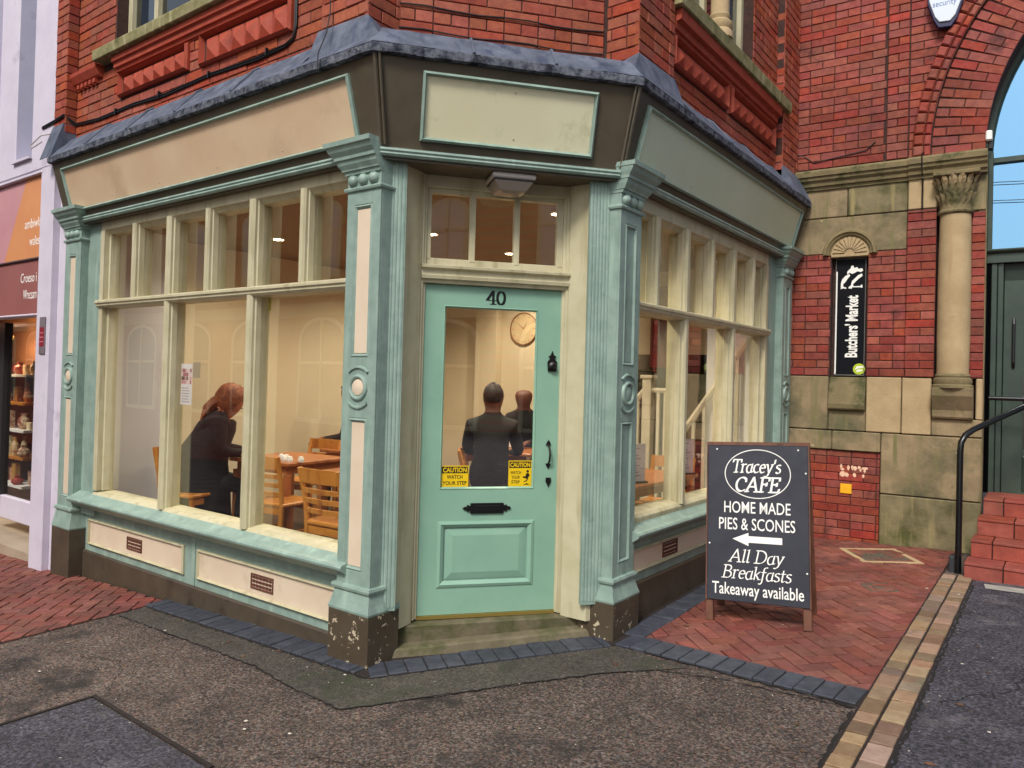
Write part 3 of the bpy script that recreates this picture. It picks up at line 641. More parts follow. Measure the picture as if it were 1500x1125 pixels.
leadpoly([(BX + .165, 4.30, 3.53), (BX + .165, 4.79, 3.53), (BX + .03, 4.79, 3.80), (BX + .03, 4.30, 3.80), (BX - .06, 4.3, 3.8), (BX - .06, 4.3, 3.6)], [(0, 1, 2, 3), (0, 3, 4, 5)])
leadpoly([(-4.09, -.163, 3.53), (-4.09, -.163, 3.528), (-4.05, -.163, 3.528), (-4.05, -.056, 3.86), (-4.27, -.056, 3.86), (-4.27, -.16, 3.53), (-4.05, .06, 3.86), (-4.05, .06, 3.7)], [(5, 2, 3, 4), (2, 7, 6, 3)])

# ---- upper brickwork
ZT = 5.6
walls = Pieces('brick', [m_brick], limit=295)
def backing(fr, s0, s1, o, z0, z1, th=.2):
    return MB().fb(s0, s1, o - th, o, z0, z1).build('brick_wall', m_mortar, cafe, fr)
def field(pc, fr, s0, s1, z0, z1, o, parent, holes=(), L=.228, H=.0765, J=.0034, d=.03, lim=None, mi=0, ph=0, c=.004):
    r = 0; z = z0
    while z < z1 - .02:
        zt = min(z + H, z1); s = s0 - ((r + ph) % 2) * L / 2; hdr = (r + ph) % 4 == 3
        segs = [(s0, s1)]
        if lim: 
            e = lim((z + zt) / 2); segs = [(s0, min(s1, e))] if e > s0 else []
        for h in holes:
            if h[2] < zt - .012 and h[3] > z + .012:
                segs = [q for a, b in segs for q in ((a, min(b, h[0])), (max(a, h[1]), b)) if q[1] - q[0] > .015]
        for a, b in segs:
            st = s
            while st < b:
                l = L / 2 if hdr else L; x0, x1 = max(a, st), min(b, st + l)
                if x1 - x0 > .03: pc.wall(fr, x0 + J, x1 - J, z + J, zt - J, o, d, parent, mi=mi, c=c)
                st += l
        z = zt; r += 1
def pyramid(fr, s0, s1, z0, z1, o0, o1, parent):
    mb = MB(); c = ((s0 + s1) / 2, -o1, (z0 + z1) / 2); e = .006
    mb.add([(s0, -o0, z0), (s1, -o0, z0), (s1, -o0, z1), (s0, -o0, z1), (s0 + e, -o0 - .008, z0 + e), (s1 - e, -o0 - .008, z0 + e), (s1 - e, -o0 - .008, z1 - e), (s0 + e, -o0 - .008, z1 - e), c],
           [(0, 1, 5, 4), (1, 2, 6, 5), (2, 3, 7, 6), (3, 0, 4, 7), (4, 5, 8), (5, 6, 8), (6, 7, 8), (7, 4, 8)]); return mb.build('pyramid_tile', m_terra, parent, fr)
def terrapanel(fr, s0, s1, z0, z1, parent, n=6):
    pb = MB().fb(s0, s1, -.1, -.054, z0, z1).build('terracotta_panel', m_mortar, cafe, fr)
    w = (s1 - s0 - .05) / n
    for i in range(n): pyramid(fr, s0 + .025 + i * w + .003, s0 + .025 + (i + 1) * w - .003, z0 + .004, z1 - .004, -.054, -.008, pb)
    MB().frame(s0 - .03, s1 + .03, z0 - .012, z1 + .035, .03, -.056, -.012).build('panel_moulding', m_terra, pb, fr)
# left front
LH = [(-3.24, -2.18, 3.945, 4.155), (-2.01, -.93, 3.92, 4.165), (-3.56, -1.05, 4.30, 4.42), (-3.36, -1.2, 4.40, ZT)]
wl_ = backing(FL, -4.07, -.6, -.058, 3.6, 4.40); MB().fb(-4.07, -3.36, -.258, -.058, 4.40, ZT).build('brick_wall', m_mortar, cafe, FL); MB().fb(-1.2, -.6, -.258, -.058, 4.40, ZT).build('brick_wall', m_mortar, cafe, FL)
field(walls, FL, -4.06, -.585, 3.70, ZT, -.05, wl_, LH)
terrapanel(FL, -3.21, -2.21, 3.96, 4.12, wl_); terrapanel(FL, -1.98, -.96, 3.935, 4.13, wl_)
w2 = backing(FL, -.585, -.163, -.008, 3.6, ZT, .26); field(walls, FL, -.585, -.155, 3.74, ZT, 0, w2)
w3 = backing(FL, -4.27, -4.055, .042, 3.6, ZT, .25); field(walls, FL, -4.27, -4.047, 3.78, ZT, .05, w3); field(walls, Frame(-4.047, -.05, 0, 1), 0, .1, 3.78, ZT, 0, w3)
field(walls, Frame(-.585, 0, 0, -1), -.05, 0, 3.76, ZT, 0, w2)
FN = Frame(-.155, 0, 0, 1); field(walls, FN, .0, .275, 3.72, ZT, 0, w2)
# chamfered front
w4 = backing(FF, -.02, 1.52, -.298, 3.5, ZT); field(walls, FF, .085, 1.45, 3.655, ZT, -.29, w4)
# right front
FN2 = Frame(0, PY, 1, 0); w5 = backing(FR, PY + .008, 1.87, -.008, 3.6, ZT, .3); field(walls, FN2, BX - .32, BX, 3.70, ZT, 0, w5); field(walls, FR, PY, 1.87, 3.74, ZT, 0, w5, ph=1)
field(walls, Frame(BX, 1.87, -1, 0), 0, .05, 3.74, ZT, 0, w5)
w6 = backing(FR, 1.87, 4.3, -.058, 3.6, 4.42); field(walls, FR, 1.87, 4.3, 3.70, ZT, -.05, w6, [(1.92, 2.98, 3.94, 4.33), (3.06, 4.2, 3.94, 4.33), (1.85, 4.45, 4.31, 4.46), (2.0, 3.62, 4.44, ZT)])
MB().fb(3.62, 4.3, -.258, -.058, 4.42, ZT).build('brick_wall', m_mortar, cafe, FR)
terrapanel(FR, 1.95, 2.95, 3.955, 4.125, w6); terrapanel(FR, 3.09, 4.17, 3.955, 4.125, w6)
MB().sweep([(-.1, 4.155), (-.035, 4.155), (-.03, 4.19), (-.01, 4.195), (-.005, 4.24), (.03, 4.25), (.035, 4.325), (-.1, 4.325)], 1.9, 4.22).build('moulded_brick_band', m_terra, cafe, FR)
MB().sweep([(-.1, 4.175), (-.035, 4.175), (-.03, 4.20), (-.012, 4.205), (-.01, 4.24), (.01, 4.25), (.012, 4.295), (-.1, 4.295)], -3.3, -.95).build('moulded_brick_band', m_terra, cafe, FL)
MB().sweep([(-.1, 4.20), (-.03, 4.20), (-.01, 4.215), (.02, 4.27), (.022, 4.30), (-.1, 4.30)], -4.05, -3.56).build('moulded_brick_band', m_terra, cafe, FL)
w7 = backing(FR, 4.3, 4.8, .012, 3.6, ZT, .3); field(walls, FR, 4.3, 4.8, 3.72, ZT, .02, w7); field(walls, Frame(.6, 4.3, 1, 0), .27, .358, 3.76, ZT, 0, w7)
for t, b_ in (('d', 1),):
    mb = MB()
    for k in range(5): mb.fb(-3.98 + k * .075, -3.94 + k * .075, -.05, -.012, 4.165, 4.20)
    mb.build('dentil_course', m_terra, cafe, FL)
MB().sweep([(-.25, 4.30), (.05, 4.30), (.055, 4.385), (.03, 4.405), (-.25, 4.43)], -3.56, -1.05).build('stone_sill', m_moss, cafe, FL, bev=.006)
MB().sweep([(-.25, 4.33), (.06, 4.33), (.065, 4.43), (.03, 4.45), (-.25, 4.47)], 1.85, 4.42).build('stone_sill', m_moss, cafe, FR, bev=.006)
# upper windows
def upwin(fr, s0, s1, z0, mulls):
    w = MB(); w.fb(s0, s0 + .06, -.22, -.15, z0, ZT); w.fb(s1 - .06, s1, -.22, -.15, z0, ZT); w.fb(s0, s1, -.22, -.15, z0, z0 + .07)
    for m in mulls: w.fb(m - .03, m + .03, -.22, -.15, z0, ZT)
    wo = w.build('upper_window', m_cream, cafe, fr, bev=.004)
    MB().fb(s0 + .05, s1 - .05, -.2, -.19, z0 + .06, ZT).build('pane', m_glassup, wo, fr)
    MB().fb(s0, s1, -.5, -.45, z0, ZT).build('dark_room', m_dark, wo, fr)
upwin(FL, -3.36, -1.2, 4.42, (-2.9, -2.3, -1.7)); upwin(FR, 2.0, 3.62, 4.45, (2.4, 2.75, 3.25))
mb = MB(); mb.lathe([(.105, 4.45), (.105, 4.5), (.09, 4.52), (.105, 4.55), (.1, 4.58), (.078, 4.60), (.085, 4.63), (.07, 4.66), (.068, ZT)], 2.78, .04, 20); mb.build('colonnette', m_stonec, cafe, FR, smooth=True)
walls.finish()

# ---- shop windows
def shopwin(fr, s0, s1, minors, majors, zt, zb, zh, name_lab, ends):
    """frame with a transom, slender mullions over wide panes; glass set back"""
    w = MB(); w.fb(s0, s1, -.2, -.06, zh, 2.935)
    if ends[0]: w.fb(s0, s0 + .06, -.2, -.055, zb, zh); w.fb(s0 + .06, s0 + .085, -.18, -.10, zb, zh)
    if ends[1]: w.fb(s1 - .06, s1, -.2, -.055, zb, zh); w.fb(s1 - .085, s1 - .06, -.18, -.10, zb, zh)
    wo = w.build('shop_window', m_cream, cafe, fr, bev=.004, label=name_lab)
    MB().sweep([(-.2, zh - .03), (-.1, zh - .03), (-.085, zh - .012), (-.07, zh), (-.2, zh + .01)], s0, s1).build('head_bead', m_cream, wo, fr)
    MB().sweep([(-.19, zt - .065), (-.045, zt - .065), (-.03, zt - .05), (-.03, zt - .036), (-.018, zt - .028), (-.018, zt - .012), (-.04, zt), (-.19, zt + .012)], s0 + .0, s1).build('transom', m_cream, wo, fr)
    MB().sweep([(-.2, zb - .1), (-.05, zb - .1), (-.045, zb - .035), (-.07, zb - .012), (-.2, zb)], s0, s1).build('bottom_rail', m_cream, wo, fr, bev=.004)
    def mull(s, z0, z1, w_):
        h = w_ / 2; mb = MB(); vprism(mb, [(s - h * .5, -.035), (s - h * .8, -.05), (s - h * .8, -.068), (s - h, -.075), (s - h, -.115), (s - h * .6, -.125), (s - h * .6, -.19), (s + h * .6, -.19), (s + h * .6, -.125), (s + h, -.115), (s + h, -.075), (s + h * .8, -.068), (s + h * .8, -.05), (s + h * .5, -.035)], z0, z1); mb.build('mullion', m_cream, wo, fr)
    for s in minors: mull(s, zt, zh, .062)
    for s in majors: mull(s, zb - .02, zt - .05, .078); mull(s, zt, zh, .078)
    allm = sorted(minors + majors); cuts = [s0] + allm + [s1]
    for a, b in zip(cuts, cuts[1:]): MB().fb(a, b, -.154, -.15, zt - .01, zh).build('pane', m_glass, wo, fr)
    cuts = [s0] + majors + [s1]
    for a, b in zip(cuts, cuts[1:]): MB().fb(a, b, -.154, -.15, zb - .01, zt - .03).build('pane', m_glass, wo, fr)
    return wo
shopwin(FL, -3.52, -.25, [-2.92, -1.855, -.762], [-2.39, -1.31], 2.258, .625, 2.86, 'cream framed shop window of three wide panes left of the door', (1, 0))
shopwin(FR, 1.40, 4.20, [1.775, 2.78, 3.75], [2.285, 3.265], 2.215, .80, 2.83, 'cream framed shop window right of the door', (0, 1))
MB().fb(-3.77, -3.52, -.2, -.07, .4, 2.94).build('jamb_board', m_mint, cafe, FL, bev=.004)
MB().fb(4.20, 4.48, -.2, -.07, .4, 2.94).build('jamb_board', m_mint, cafe, FR, bev=.004)
def riser(fr, s0, s1, zs, zp0, zp1, zd, panels, vents, zg, bk=0):
    b = MB().fb(s0, s1, -.2, -.06 - bk, zd - .02, zs - .03).build('stall_riser', m_mint, cafe, fr)
    MB().sweep([(-.2, zs - .06), (-.055, zs - .06), (-.045, zs - .05), (-.02, zs - .035), (.012, zs - .012), (.03, zs), (.045, zs + .012), (.048, zs + .026), (.038, zs + .038), (.012, zs + .044), (-.02, zs + .062), (-.06, zs + .085), (-.2, zs + .09)], s0, s1).build('window_sill', m_mint, b, fr)
    MB().sweep([(-.2, zg), (-.04 - bk, zg), (-.04 - bk, zd - .012), (-.05 - bk, zd), (-.2, zd)], s0, s1).build('plinth_board', m_plinth, b, fr)
    for a, c in panels:
        MB().fb(a + .02, c - .02, -.062 - bk, -.055 - bk, zp0 + .02, zp1 - .02).build('riser_panel', m_pink, b, fr)
        MB().frame(a, c, zp0, zp1, .022, -.0595 - bk, -.035 - bk).build('riser_bead', m_cream, b, fr)
    for a, c in vents:
        v = MB(); v.frame(a, c, (zp0 + zp1) / 2 - .052, (zp0 + zp1) / 2 + .052, .012, -.055 - bk, -.046 - bk); n = 6
        for i in range(n):
            for j in range(3):
                x = a + .016 + (c - a - .032) * i / n; z = (zp0 + zp1) / 2 - .038 + j * .027; v.fb(x + .004, x + (c - a - .032) / n - .004, -.055 - bk, -.05 - bk, z + .004, z + .021)
        v.build('air_brick', m_vent, b, fr)
    return b
b = riser(FL, -3.77, -.2, .515, .14, .36, .08, [(-3.66, -2.125), (-1.94, -.36)], [(-2.99, -2.75), (-1.28, -1.03)], -.24, bk=.05)
MB().fb(-2.09, -1.98, -.1105, -.1, .08, .46).build('riser_stile', m_mint, b, FL, bev=.004)
b = riser(FR, BY + .26, 4.5, .655, .40, .56, .335, [(1.50, 2.95), (3.05, 4.4)], [(1.98, 2.23), (3.6, 3.85)], -.02)

# ---- doorway
dw = MB()
vprism(dw, [(.04, -.06), (.155, -.06), (.155, -.09), (.04, -.09)], .30, 2.94)
for i in range(5): vprism(dw, [(.044 + i * .022, -.06), (.048 + i * .022, -.0572), (.058 + i * .022, -.0572), (.062 + i * .022, -.06)], .32, 2.94)
dw.build('fluted_board', m_mint, cafe, FF, label='fluted mint board left of the door')
dw = MB(); vprism(dw, [(1.30, -.06), (1.44, -.06), (1.44, -.09), (1.30, -.09)], .28, 2.94)
for i in range(6): vprism(dw, [(1.306 + i * .022, -.06), (1.31 + i * .022, -.0572), (1.32 + i * .022, -.0572), (1.324 + i * .022, -.06)], .30, 2.94)
dw.build('fluted_board', m_mint, cafe, FF, label='fluted mint board right of the door')
DO = -.27
vprism(MB(), [(.152, -.09), (.27, DO + .05), (.255, DO - .08), (.04, DO - .08), (.04, -.09)], .17, 2.94).build('door_reveal', m_cream, cafe, FF)
vprism(MB(), [(1.225, DO + .05), (1.345, -.08), (1.37, -.088), (1.44, -.088), (1.5, DO - .08), (1.235, DO - .08)], .17, 2.94).build('door_reveal', m_cream, cafe, FF)
df = MB(); vprism(df, [(.262, DO - .08), (.262, DO + .035), (.285, DO + .035), (.292, DO + .015), (.305, DO + .012), (.305, DO - .08)], .18, 2.94)
vprism(df, [(1.192, DO - .08), (1.192, DO + .012), (1.205, DO + .015), (1.212, DO + .035), (1.24, DO + .035), (1.24, DO - .08)], .18, 2.94)
df.fb(.29, 1.2, DO - .08, DO + .02, 2.85, 2.94)
df.build('door_frame', m_cream, cafe, FF, bev=.002)
MB().sweep([(DO - .08, 2.255), (DO + .03, 2.255), (DO + .035, 2.275), (DO + .055, 2.28), (DO + .06, 2.30), (DO + .045, 2.305), (DO + .045, 2.335), (DO + .07, 2.345), (DO + .072, 2.36), (DO + .03, 2.37), (DO - .08, 2.37)], .275, 1.225).build('door_transom', m_cream, cafe, FF)
fan = MB(); fan.fb(.3, 1.195, DO - .05, DO - .005, 2.37, 2.415); fan.fb(.3, 1.195, DO - .05, DO - .005, 2.82, 2.86); fan.fb(.3, .335, DO - .05, DO - .005, 2.4, 2.83); fan.fb(1.155, 1.195, DO - .05, DO - .005, 2.4, 2.83)
for s in (.597, .885): fan.fb(s - .018, s + .018, DO - .05, DO - .002, 2.4, 2.83)
fan = fan.build('fanlight', m_cream, cafe, FF, bev=.003)
for a, c in ((.33, .58), (.615, .867), (.9, 1.16)): MB().fb(a, c, DO - .03, DO - .026, 2.4, 2.83).build('pane', m_glass, fan, FF)
d = MB(); z0, z1 = .197, 2.252
d.fb(.305, .432, DO - .045, DO, z0, z1); d.fb(1.037, 1.192, DO - .045, DO, z0, z1); d.fb(.432, 1.037, DO - .045, DO, 2.12, z1); d.fb(.432, 1.037, DO - .045, DO, .77, .977); d.fb(.432, 1.037, DO - .045, DO, z0, .37); d.fb(.432, 1.037, DO - .045, DO - .014, .37, .77)
door = d.build('door', m_mintd, cafe, FF, label='mint green half glazed door numbered 40')
MB().frame(.425, 1.045, .365, .775, .04, DO - .003, DO + .012).build('panel_moulding', m_mintd, door, FF)
pm = MB()
pm.add([(.475, -DO + .012, .41), (.995, -DO + .012, .41), (.995, -DO + .012, .73), (.475, -DO + .012, .73), (.52, -DO + .001, .455), (.95, -DO + .001, .455), (.95, -DO + .001, .685), (.52, -DO + .001, .685)], [(0, 1, 5, 4), (1, 2, 6, 5), (2, 3, 7, 6), (3, 0, 4, 7), (4, 5, 6, 7)])
pm.build('raised_panel', m_mintd, door, FF)
MB().frame(.425, 1.044, .97, 2.127, .018, DO - .012, DO + .004).build('glazing_bead', m_mintd, door, FF)
MB().fb(.43, 1.04, DO - .026, DO - .022, .975, 2.122).build('pane', m_glass, door, FF)
MB().fb(.305, 1.192, DO - .03, DO + .015, .175, .195).build('weather_bar', mat('brass_threshold', '#8d7a3e', rough=.45, metal=.4), door, FF)
# door furniture
lp = MB(); lp.fb(.628, .842, DO, DO + .012, .822, .888); lp.fb(.655, .815, DO + .012, DO + .018, .837, .873)
for sg, e in ((-1, .628), (1, .842)):
    lp.prism([(e, .87), (e + sg * .02, .878), (e + sg * .024, .866), (e + sg * .038, .866), (e + sg * .05, .855), (e + sg * .038, .844), (e + sg * .024, .844), (e + sg * .02, .832), (e, .84)], DO, DO + .01)
lp.build('letter_plate', m_black, door, FF, bev=.002)
kn = MB(); kn.prism([(1.112, 1.73), (1.168, 1.73), (1.172, 1.79), (1.155, 1.81), (1.165, 1.828), (1.152, 1.832), (1.14, 1.862), (1.128, 1.832), (1.115, 1.828), (1.125, 1.81), (1.108, 1.79)], DO, DO + .01); kn.ringo(1.14, 1.765, [(.028, DO + .01), (.026, DO + .03), (.012, DO + .038), (0, DO + .038)], n=14)
kn.build('door_knocker', m_black, door, FF)
hn = MB(); hn.tube([(1.128, -DO - .008, 1.255), (1.128, -DO - .035, 1.235), (1.13, -DO - .045, 1.195), (1.13, -DO - .035, 1.155), (1.13, -DO - .008, 1.135)], .007, 8)
for zc in (1.262, 1.128):
    k = 1 if zc > 1.2 else -1; hn.prism([(1.112, zc - .008 * k), (1.146, zc - .008 * k), (1.142, zc + .008 * k), (1.13, zc + .026 * k), (1.118, zc + .008 * k)], DO, DO + .008)
hn.build('door_handle', m_black, door, FF)
MB().prism([(1.118, 1.045), (1.15, 1.045), (1.152, 1.02), (1.134, .985), (1.116, 1.02)], DO, DO + .008).build('keyhole_plate', m_black, door, FF)
pen_text('40', .088, FF, .76, 2.185, DO, m_black, 'door_number', door, width=.125, slant=.0, pw=.14, pt=.05, ang=0)
# stickers on the door glass
m_yel = mat('yellow_sticker', '#e0bb10', rough=.45); m_blk = mat('black_print', '#14110c', rough=.5)
for k, (a, c, zb, zt) in enumerate(((.44, .615, .985, 1.12), (.875, 1.028, .985, 1.152))):
    OS = DO - .0215
    stk = MB().fb(a, c, OS, OS + .001, zb, zt).build('caution_sticker', m_yel, door, FF, label=('yellow caution sticker reading watch your step, low left on the door glass', 'yellow caution sticker with a stumbling figure, low right on the door glass')[k])
    MB().fb(a + .005, c - .005, OS + .001, OS + .0014, zt - .048, zt - .006).build('sticker_band', m_blk, stk, FF)
    text('CAUTION', .04, FF, (a + c) / 2, zt - .027, OS + .0014, m_yel, 'sticker_lettering', stk, width=(c - a) * .86, bold=.0012, depth=.0001)
    if k == 0:
        text('WATCH', .033, FF, (a + c) / 2, zb + .064, OS + .001, m_blk, 'sticker_lettering', stk, width=.1, bold=.0008, depth=.0001); text('YOUR STEP', .033, FF, (a + c) / 2, zb + .026, OS + .001, m_blk, 'sticker_lettering', stk, width=.155, bold=.0008, depth=.0001)
    else:
        for t, z in (('WATCH', .09), ('YOUR', .06), ('STEP', .03)): text(t, .028, FF, a + .048, zb + z, OS + .001, m_blk, 'sticker_lettering', stk, width=.07 if t == 'WATCH' else .055, bold=.0005, depth=.0001)
        g = MB(); g.ringo(c - .026, zb + .098, [(.009, OS + .001), (0, OS + .0014)], n=10); g.prism([(c - .035, zb + .085), (c - .02, zb + .088), (c - .012, zb + .07), (c - .03, zb + .05), (c - .058, zb + .058), (c - .058, zb + .066), (c - .04, zb + .066)], OS + .001, OS + .0014); g.prism([(c - .03, zb + .055), (c - .02, zb + .055), (c - .03, zb + .035), (c - .05, zb + .028), (c - .05, zb + .034), (c - .035, zb + .04)], OS + .001, OS + .0013); g.prism([(c - .055, zb + .012), (c - .012, zb + .012), (c - .03, zb + .022)], OS + .001, OS + .0013); g.build('sticker_figure', m_blk, stk, FF)
# threshold step
stp = MB(); n = 12
vs = []
stp.hexa([FF.P(.03, -.19, -.02), FF.P(1.42, -.19, .05), FF.P(1.42, -.4, .05), FF.P(.03, -.4, -.02), FF.P(.03, -.185, .165), FF.P(1.42, -.185, .172), FF.P(1.42, -.4, .178), FF.P(.03, -.4, .176)])
stp.build('threshold_step', m_slab, cafe, bev=.006)
MB().hexa([FF.P(.06, -.08, -.02), FF.P(1.42, -.08, .05), FF.P(1.42, -.192, .05), FF.P(.06, -.192, -.02), FF.P(.06, -.1, .055), FF.P(1.42, -.1, .115), FF.P(1.42, -.192, .12), FF.P(.06, -.192, .06)]).build('lower_step', m_slab, cafe, bev=.01)
# lamp under the soffit
FLm = FF.M @ Matrix.Translation((.80, .15, 2.93)) @ Matrix.Diagonal((1.2, 1.1, 1.1, 1)) @ Matrix.Translation((0, 0, -2.93))
lamp = empty('bulkhead_light', FF.P(.80, -.13, 2.93), label='grey square bulkhead light under the soffit over the door', cat='light')
MB().lathe([(.15, 2.93), (.16, 2.915), (.16, 2.895), (.135, 2.893)], 0, 0, 4, a0=R_(45), a1=R_(405)).build('lamp_body', m_grey, lamp, FLm, bev=.006)
MB().lathe([(.137, 2.899), (.147, 2.893), (.147, 2.884), (.135, 2.882)], 0, 0, 4, a0=R_(45), a1=R_(405)).build('seal', m_dkgrey, lamp, FLm)
MB().lathe([(.138, 2.886), (.142, 2.88), (.10, 2.835), (.06, 2.825), (0, 2.822)], 0, 0, 4, a0=R_(45), a1=R_(405)).build('lens', m_lens, lamp, FLm, bev=.004)
# cables on the upper wall
cb = empty('cable_run', (-2, .04, 3.8), label='pair of black cables clipped along the brick above the long sign', cat='cable')
for dz in (0, .016):
    pts = [(-4.5, -.056, 3.885 + dz), (-4.2, -.06, 3.9 + dz), (-4.06, -.058, 3.92 + dz), (-4.03, .042, 3.86 + dz), (-3.6, .042, 3.83 + dz), (-3.0, .042, 3.84 + dz), (-2.5, .042, 3.815 + dz), (-1.9, .042, 3.835 + dz), (-1.3, .042, 3.815 + dz), (-1.0, .042, 3.83 + dz), (-.92 + dz, .042, 3.86 + dz), (-.9 + dz, .042, 3.95), (-.9 + dz, .042, 4.4), (-.9 + dz, .042, ZT)]
    MB().tube(pts, .0075, 6).build('cable', m_black, cb, smooth=True)
for x in (-3.3, -2.6, -1.9, -1.2): MB().box(x, x + .012, .028, .05, 3.82, 3.87).build('clip', m_black, cb)
c2 = MB().tube([(-.48, -.012, ZT), (-.48, -.012, 4.3), (-.46, -.03, 3.88), (-.40, -.1, 3.72), (-.36, -.19, 3.55), (-.35, -.2, 3.46)], .004, 5).build('loose_wire', m_dkgrey, label='thin wire hanging over the lead by the corner', cat='wire')
for fr, a, b, o, z in ((FF, .09, 1.44, -.283, 3.83), (FF, .09, 1.44, -.283, 3.98)):
    MB().tube([fr.P(a + (b - a) * i / 8, o, z + .008 * math.sin(i * 1.7)) for i in range(9)], .005, 5).build('wall_wire', m_black, label='black wire across the brickwork above the door sign, %s' % ('lower of two' if z < 3.9 else 'upper of two'), cat='wire')
# ------------------------------------------------------------------ market hall
hall = empty('market_hall', (1.8, 5.0, .2), label='red brick and sandstone market hall with a big round arch', cat='building')
hp = Pieces('brick', [m_brickh], limit=295)
AS, AZ, RO, RM, RI = 3.61, 3.85, 2.55, 2.40, 1.965     # arch centre and radii
def hb(s0, s1, o, z0, z1, th=.3, m=m_mortar, name='brick_wall'): return MB().fb(s0, s1, o - th, o, z0, z1).build(name, m, hall, FH)
def stone(s0, s1, z0, z1, o1, m=m_stone, d=.2, bev=.008, name='stone_block'): return MB().fb(s0 + .002, s1 - .002, o1 - d, o1, z0 + .002, z1 - .002).build(name, m, hall, FH, bev=bev)
back = hb(-.2, 1.655, -.1, -.1, 3.9, .35)
# lower brick panel, stone band and stone base of the pier
lowb = hb(-.2, .836, -.03, -.1, 1.06, .06); field(hp, FH, -.1, .834, .07, 1.065, -.022, lowb, L=.226, H=.0775)
stone(-.1, .40, 1.066, 1.256, 0); stone(.40, .836, 1.066, 1.256, .003)
stone(.84, 1.655, -.1, .68, .03, m_stonem); stone(.84, 1.655, .684, 1.256, .022, m_stone)
stone(-.1, .36, 1.26, 1.79, 0, m_stone); stone(.70, 1.005, 1.26, 1.79, 0, m_stonec); stone(.36, .70, 1.26, 1.46, -.002, m_stone); stone(1.01, 1.255, 1.26, 1.79, .03, m_stonec); stone(1.255, 1.655, 1.26, 1.42, .028, m_stone); stone(1.60, 1.655, 1.42, 1.79, .028, m_stonec)
MB().sweep([(-.09, 1.46), (.03, 1.46), (.05, 1.475), (.055, 1.52), (-.02, 1.785), (-.09, 1.785)], .365, .695).build('sign_sill', m_stoned, hall, FH, bev=.006)
# brick fields either side of the sign niche
bl = hb(-.2, .365, -.008, 1.79, 3.0, .1); field(hp, FH, -.1, .365, 1.795, 3.0, 0, bl)
br = hb(.695, 1.03, -.008, 1.79, 3.0, .1); field(hp, FH, .695, 1.03, 1.795, 3.0, 0, br, ph=1)
pr_ = hb(1.032, 1.27, .03, 1.79, 3.36, .15); field(hp, FH, 1.03, 1.272, 1.795, 3.355, .038, pr_, L=.242)
field(hp, Frame(*FH.P(1.03, .038, 0).xy, -FH.M[0][1], -FH.M[1][1]), -.04, 0, 1.795, 3.355, 0, pr_)
rs_ = hb(1.50, 1.648, .0, 1.79, 3.30, .2); field(hp, FH, 1.545, 1.656, 1.795, 3.30, .008, rs_, L=.22)
# upper stones, arched niche head
stone(-.1, 1.03, 3.0, 3.36, 0, m_stone, d=.09); stone(-.1, .5, 3.363, 3.66, 0, m_stone); stone(.503, 1.03, 3.363, 3.66, .004, m_stonem)
stone(1.032, 1.15, 3.36, 3.66, .04, m_stonec); stone(1.153, 1.275, 3.36, 3.66, .04, m_stonec); stone(1.275, 1.655, 3.31, 3.66, .0, m_stone)
nc = .53
MB().ringo(nc, 2.985, [(.245, 0), (.245, .03), (.235, .045), (.215, .048), (.2, .03), (.19, .028), (.185, .012), (.175, .01), (.172, 0)], n=28, a0=0, a1=math.pi).build('niche_hood', m_stoned, hall, FH, smooth=True)
ty = MB(); ty.prism([(nc + .172 * math.cos(R_(a)), 2.985 + .172 * math.sin(R_(a))) for a in range(0, 181, 10)], .0005, .006); ty = ty.build('tympanum', m_stonec, hall, FH)
for k in range(11):
    a = R_(8 + k * 16.4); ca, sa = math.cos(a), math.sin(a); q = lambda r, w: (nc + r * ca - w * sa, 3.0 + r * sa + w * ca)
    MB().prism([q(.045, .004), q(.045, -.004), q(.155, -.016), q(.155, .016)], .006, .018).build('ray', m_stonec, ty, FH)
MB().fb(.36, .70, -.09, .012, 2.963, 2.988).build('niche_lintel', m_stonec, hall, FH, bev=.004)
# cornice
cp = [(-.2, 3.645), (.02, 3.645), (.025, 3.675), (.045, 3.68), (.05, 3.71), (.075, 3.735), (.08, 3.765), (.095, 3.77), (.098, 3.815), (.085, 3.835), (-.2, 3.865)]
MB().sweep(cp, -.1, 1.035).build('cornice', m_stoned, hall, FH); MB().sweep([(o + .04 if o > 0 else o, z - .004) for o, z in cp], 1.035, 1.66, 0, 0).build('cornice', m_stoned, hall, FH)
# engaged column
cc, co = 1.42, .035
sh = MB().lathe([(.128, 1.83), (.133, 2.2), (.131, 2.8), (.124, 3.28)], cc, -co, 32).build('column', m_stonec, hall, FH, smooth=True)
MB().lathe([(.165, 1.70), (.165, 1.725), (.15, 1.735), (.158, 1.76), (.152, 1.785), (.138, 1.795), (.143, 1.812), (.13, 1.832)], cc, -co, 32).build('column_base', m_stoned, sh, FH, smooth=True)
MB().sweep([(-.09, 1.42), (.06, 1.42), (.075, 1.44), (.085, 1.50), (.12, 1.56), (.16, 1.63), (.17, 1.70), (-.09, 1.70)], 1.262, 1.585).build('column_corbel', m_stone, sh, FH, bev=.006)
cap = MB().lathe([(.125, 3.27), (.143, 3.285), (.146, 3.30), (.13, 3.312), (.126, 3.33), (.128, 3.44), (.14, 3.55), (.16, 3.61), (.165, 3.645)], cc, -co, 28).build('column_capital', m_stoned, sh, FH, smooth=True)
rs = random.Random(5)
MB().fb(cc - .175, cc + .19, -.09, .21, 3.61, 3.646).build('abacus', m_stoned, sh, FH, bev=.006)
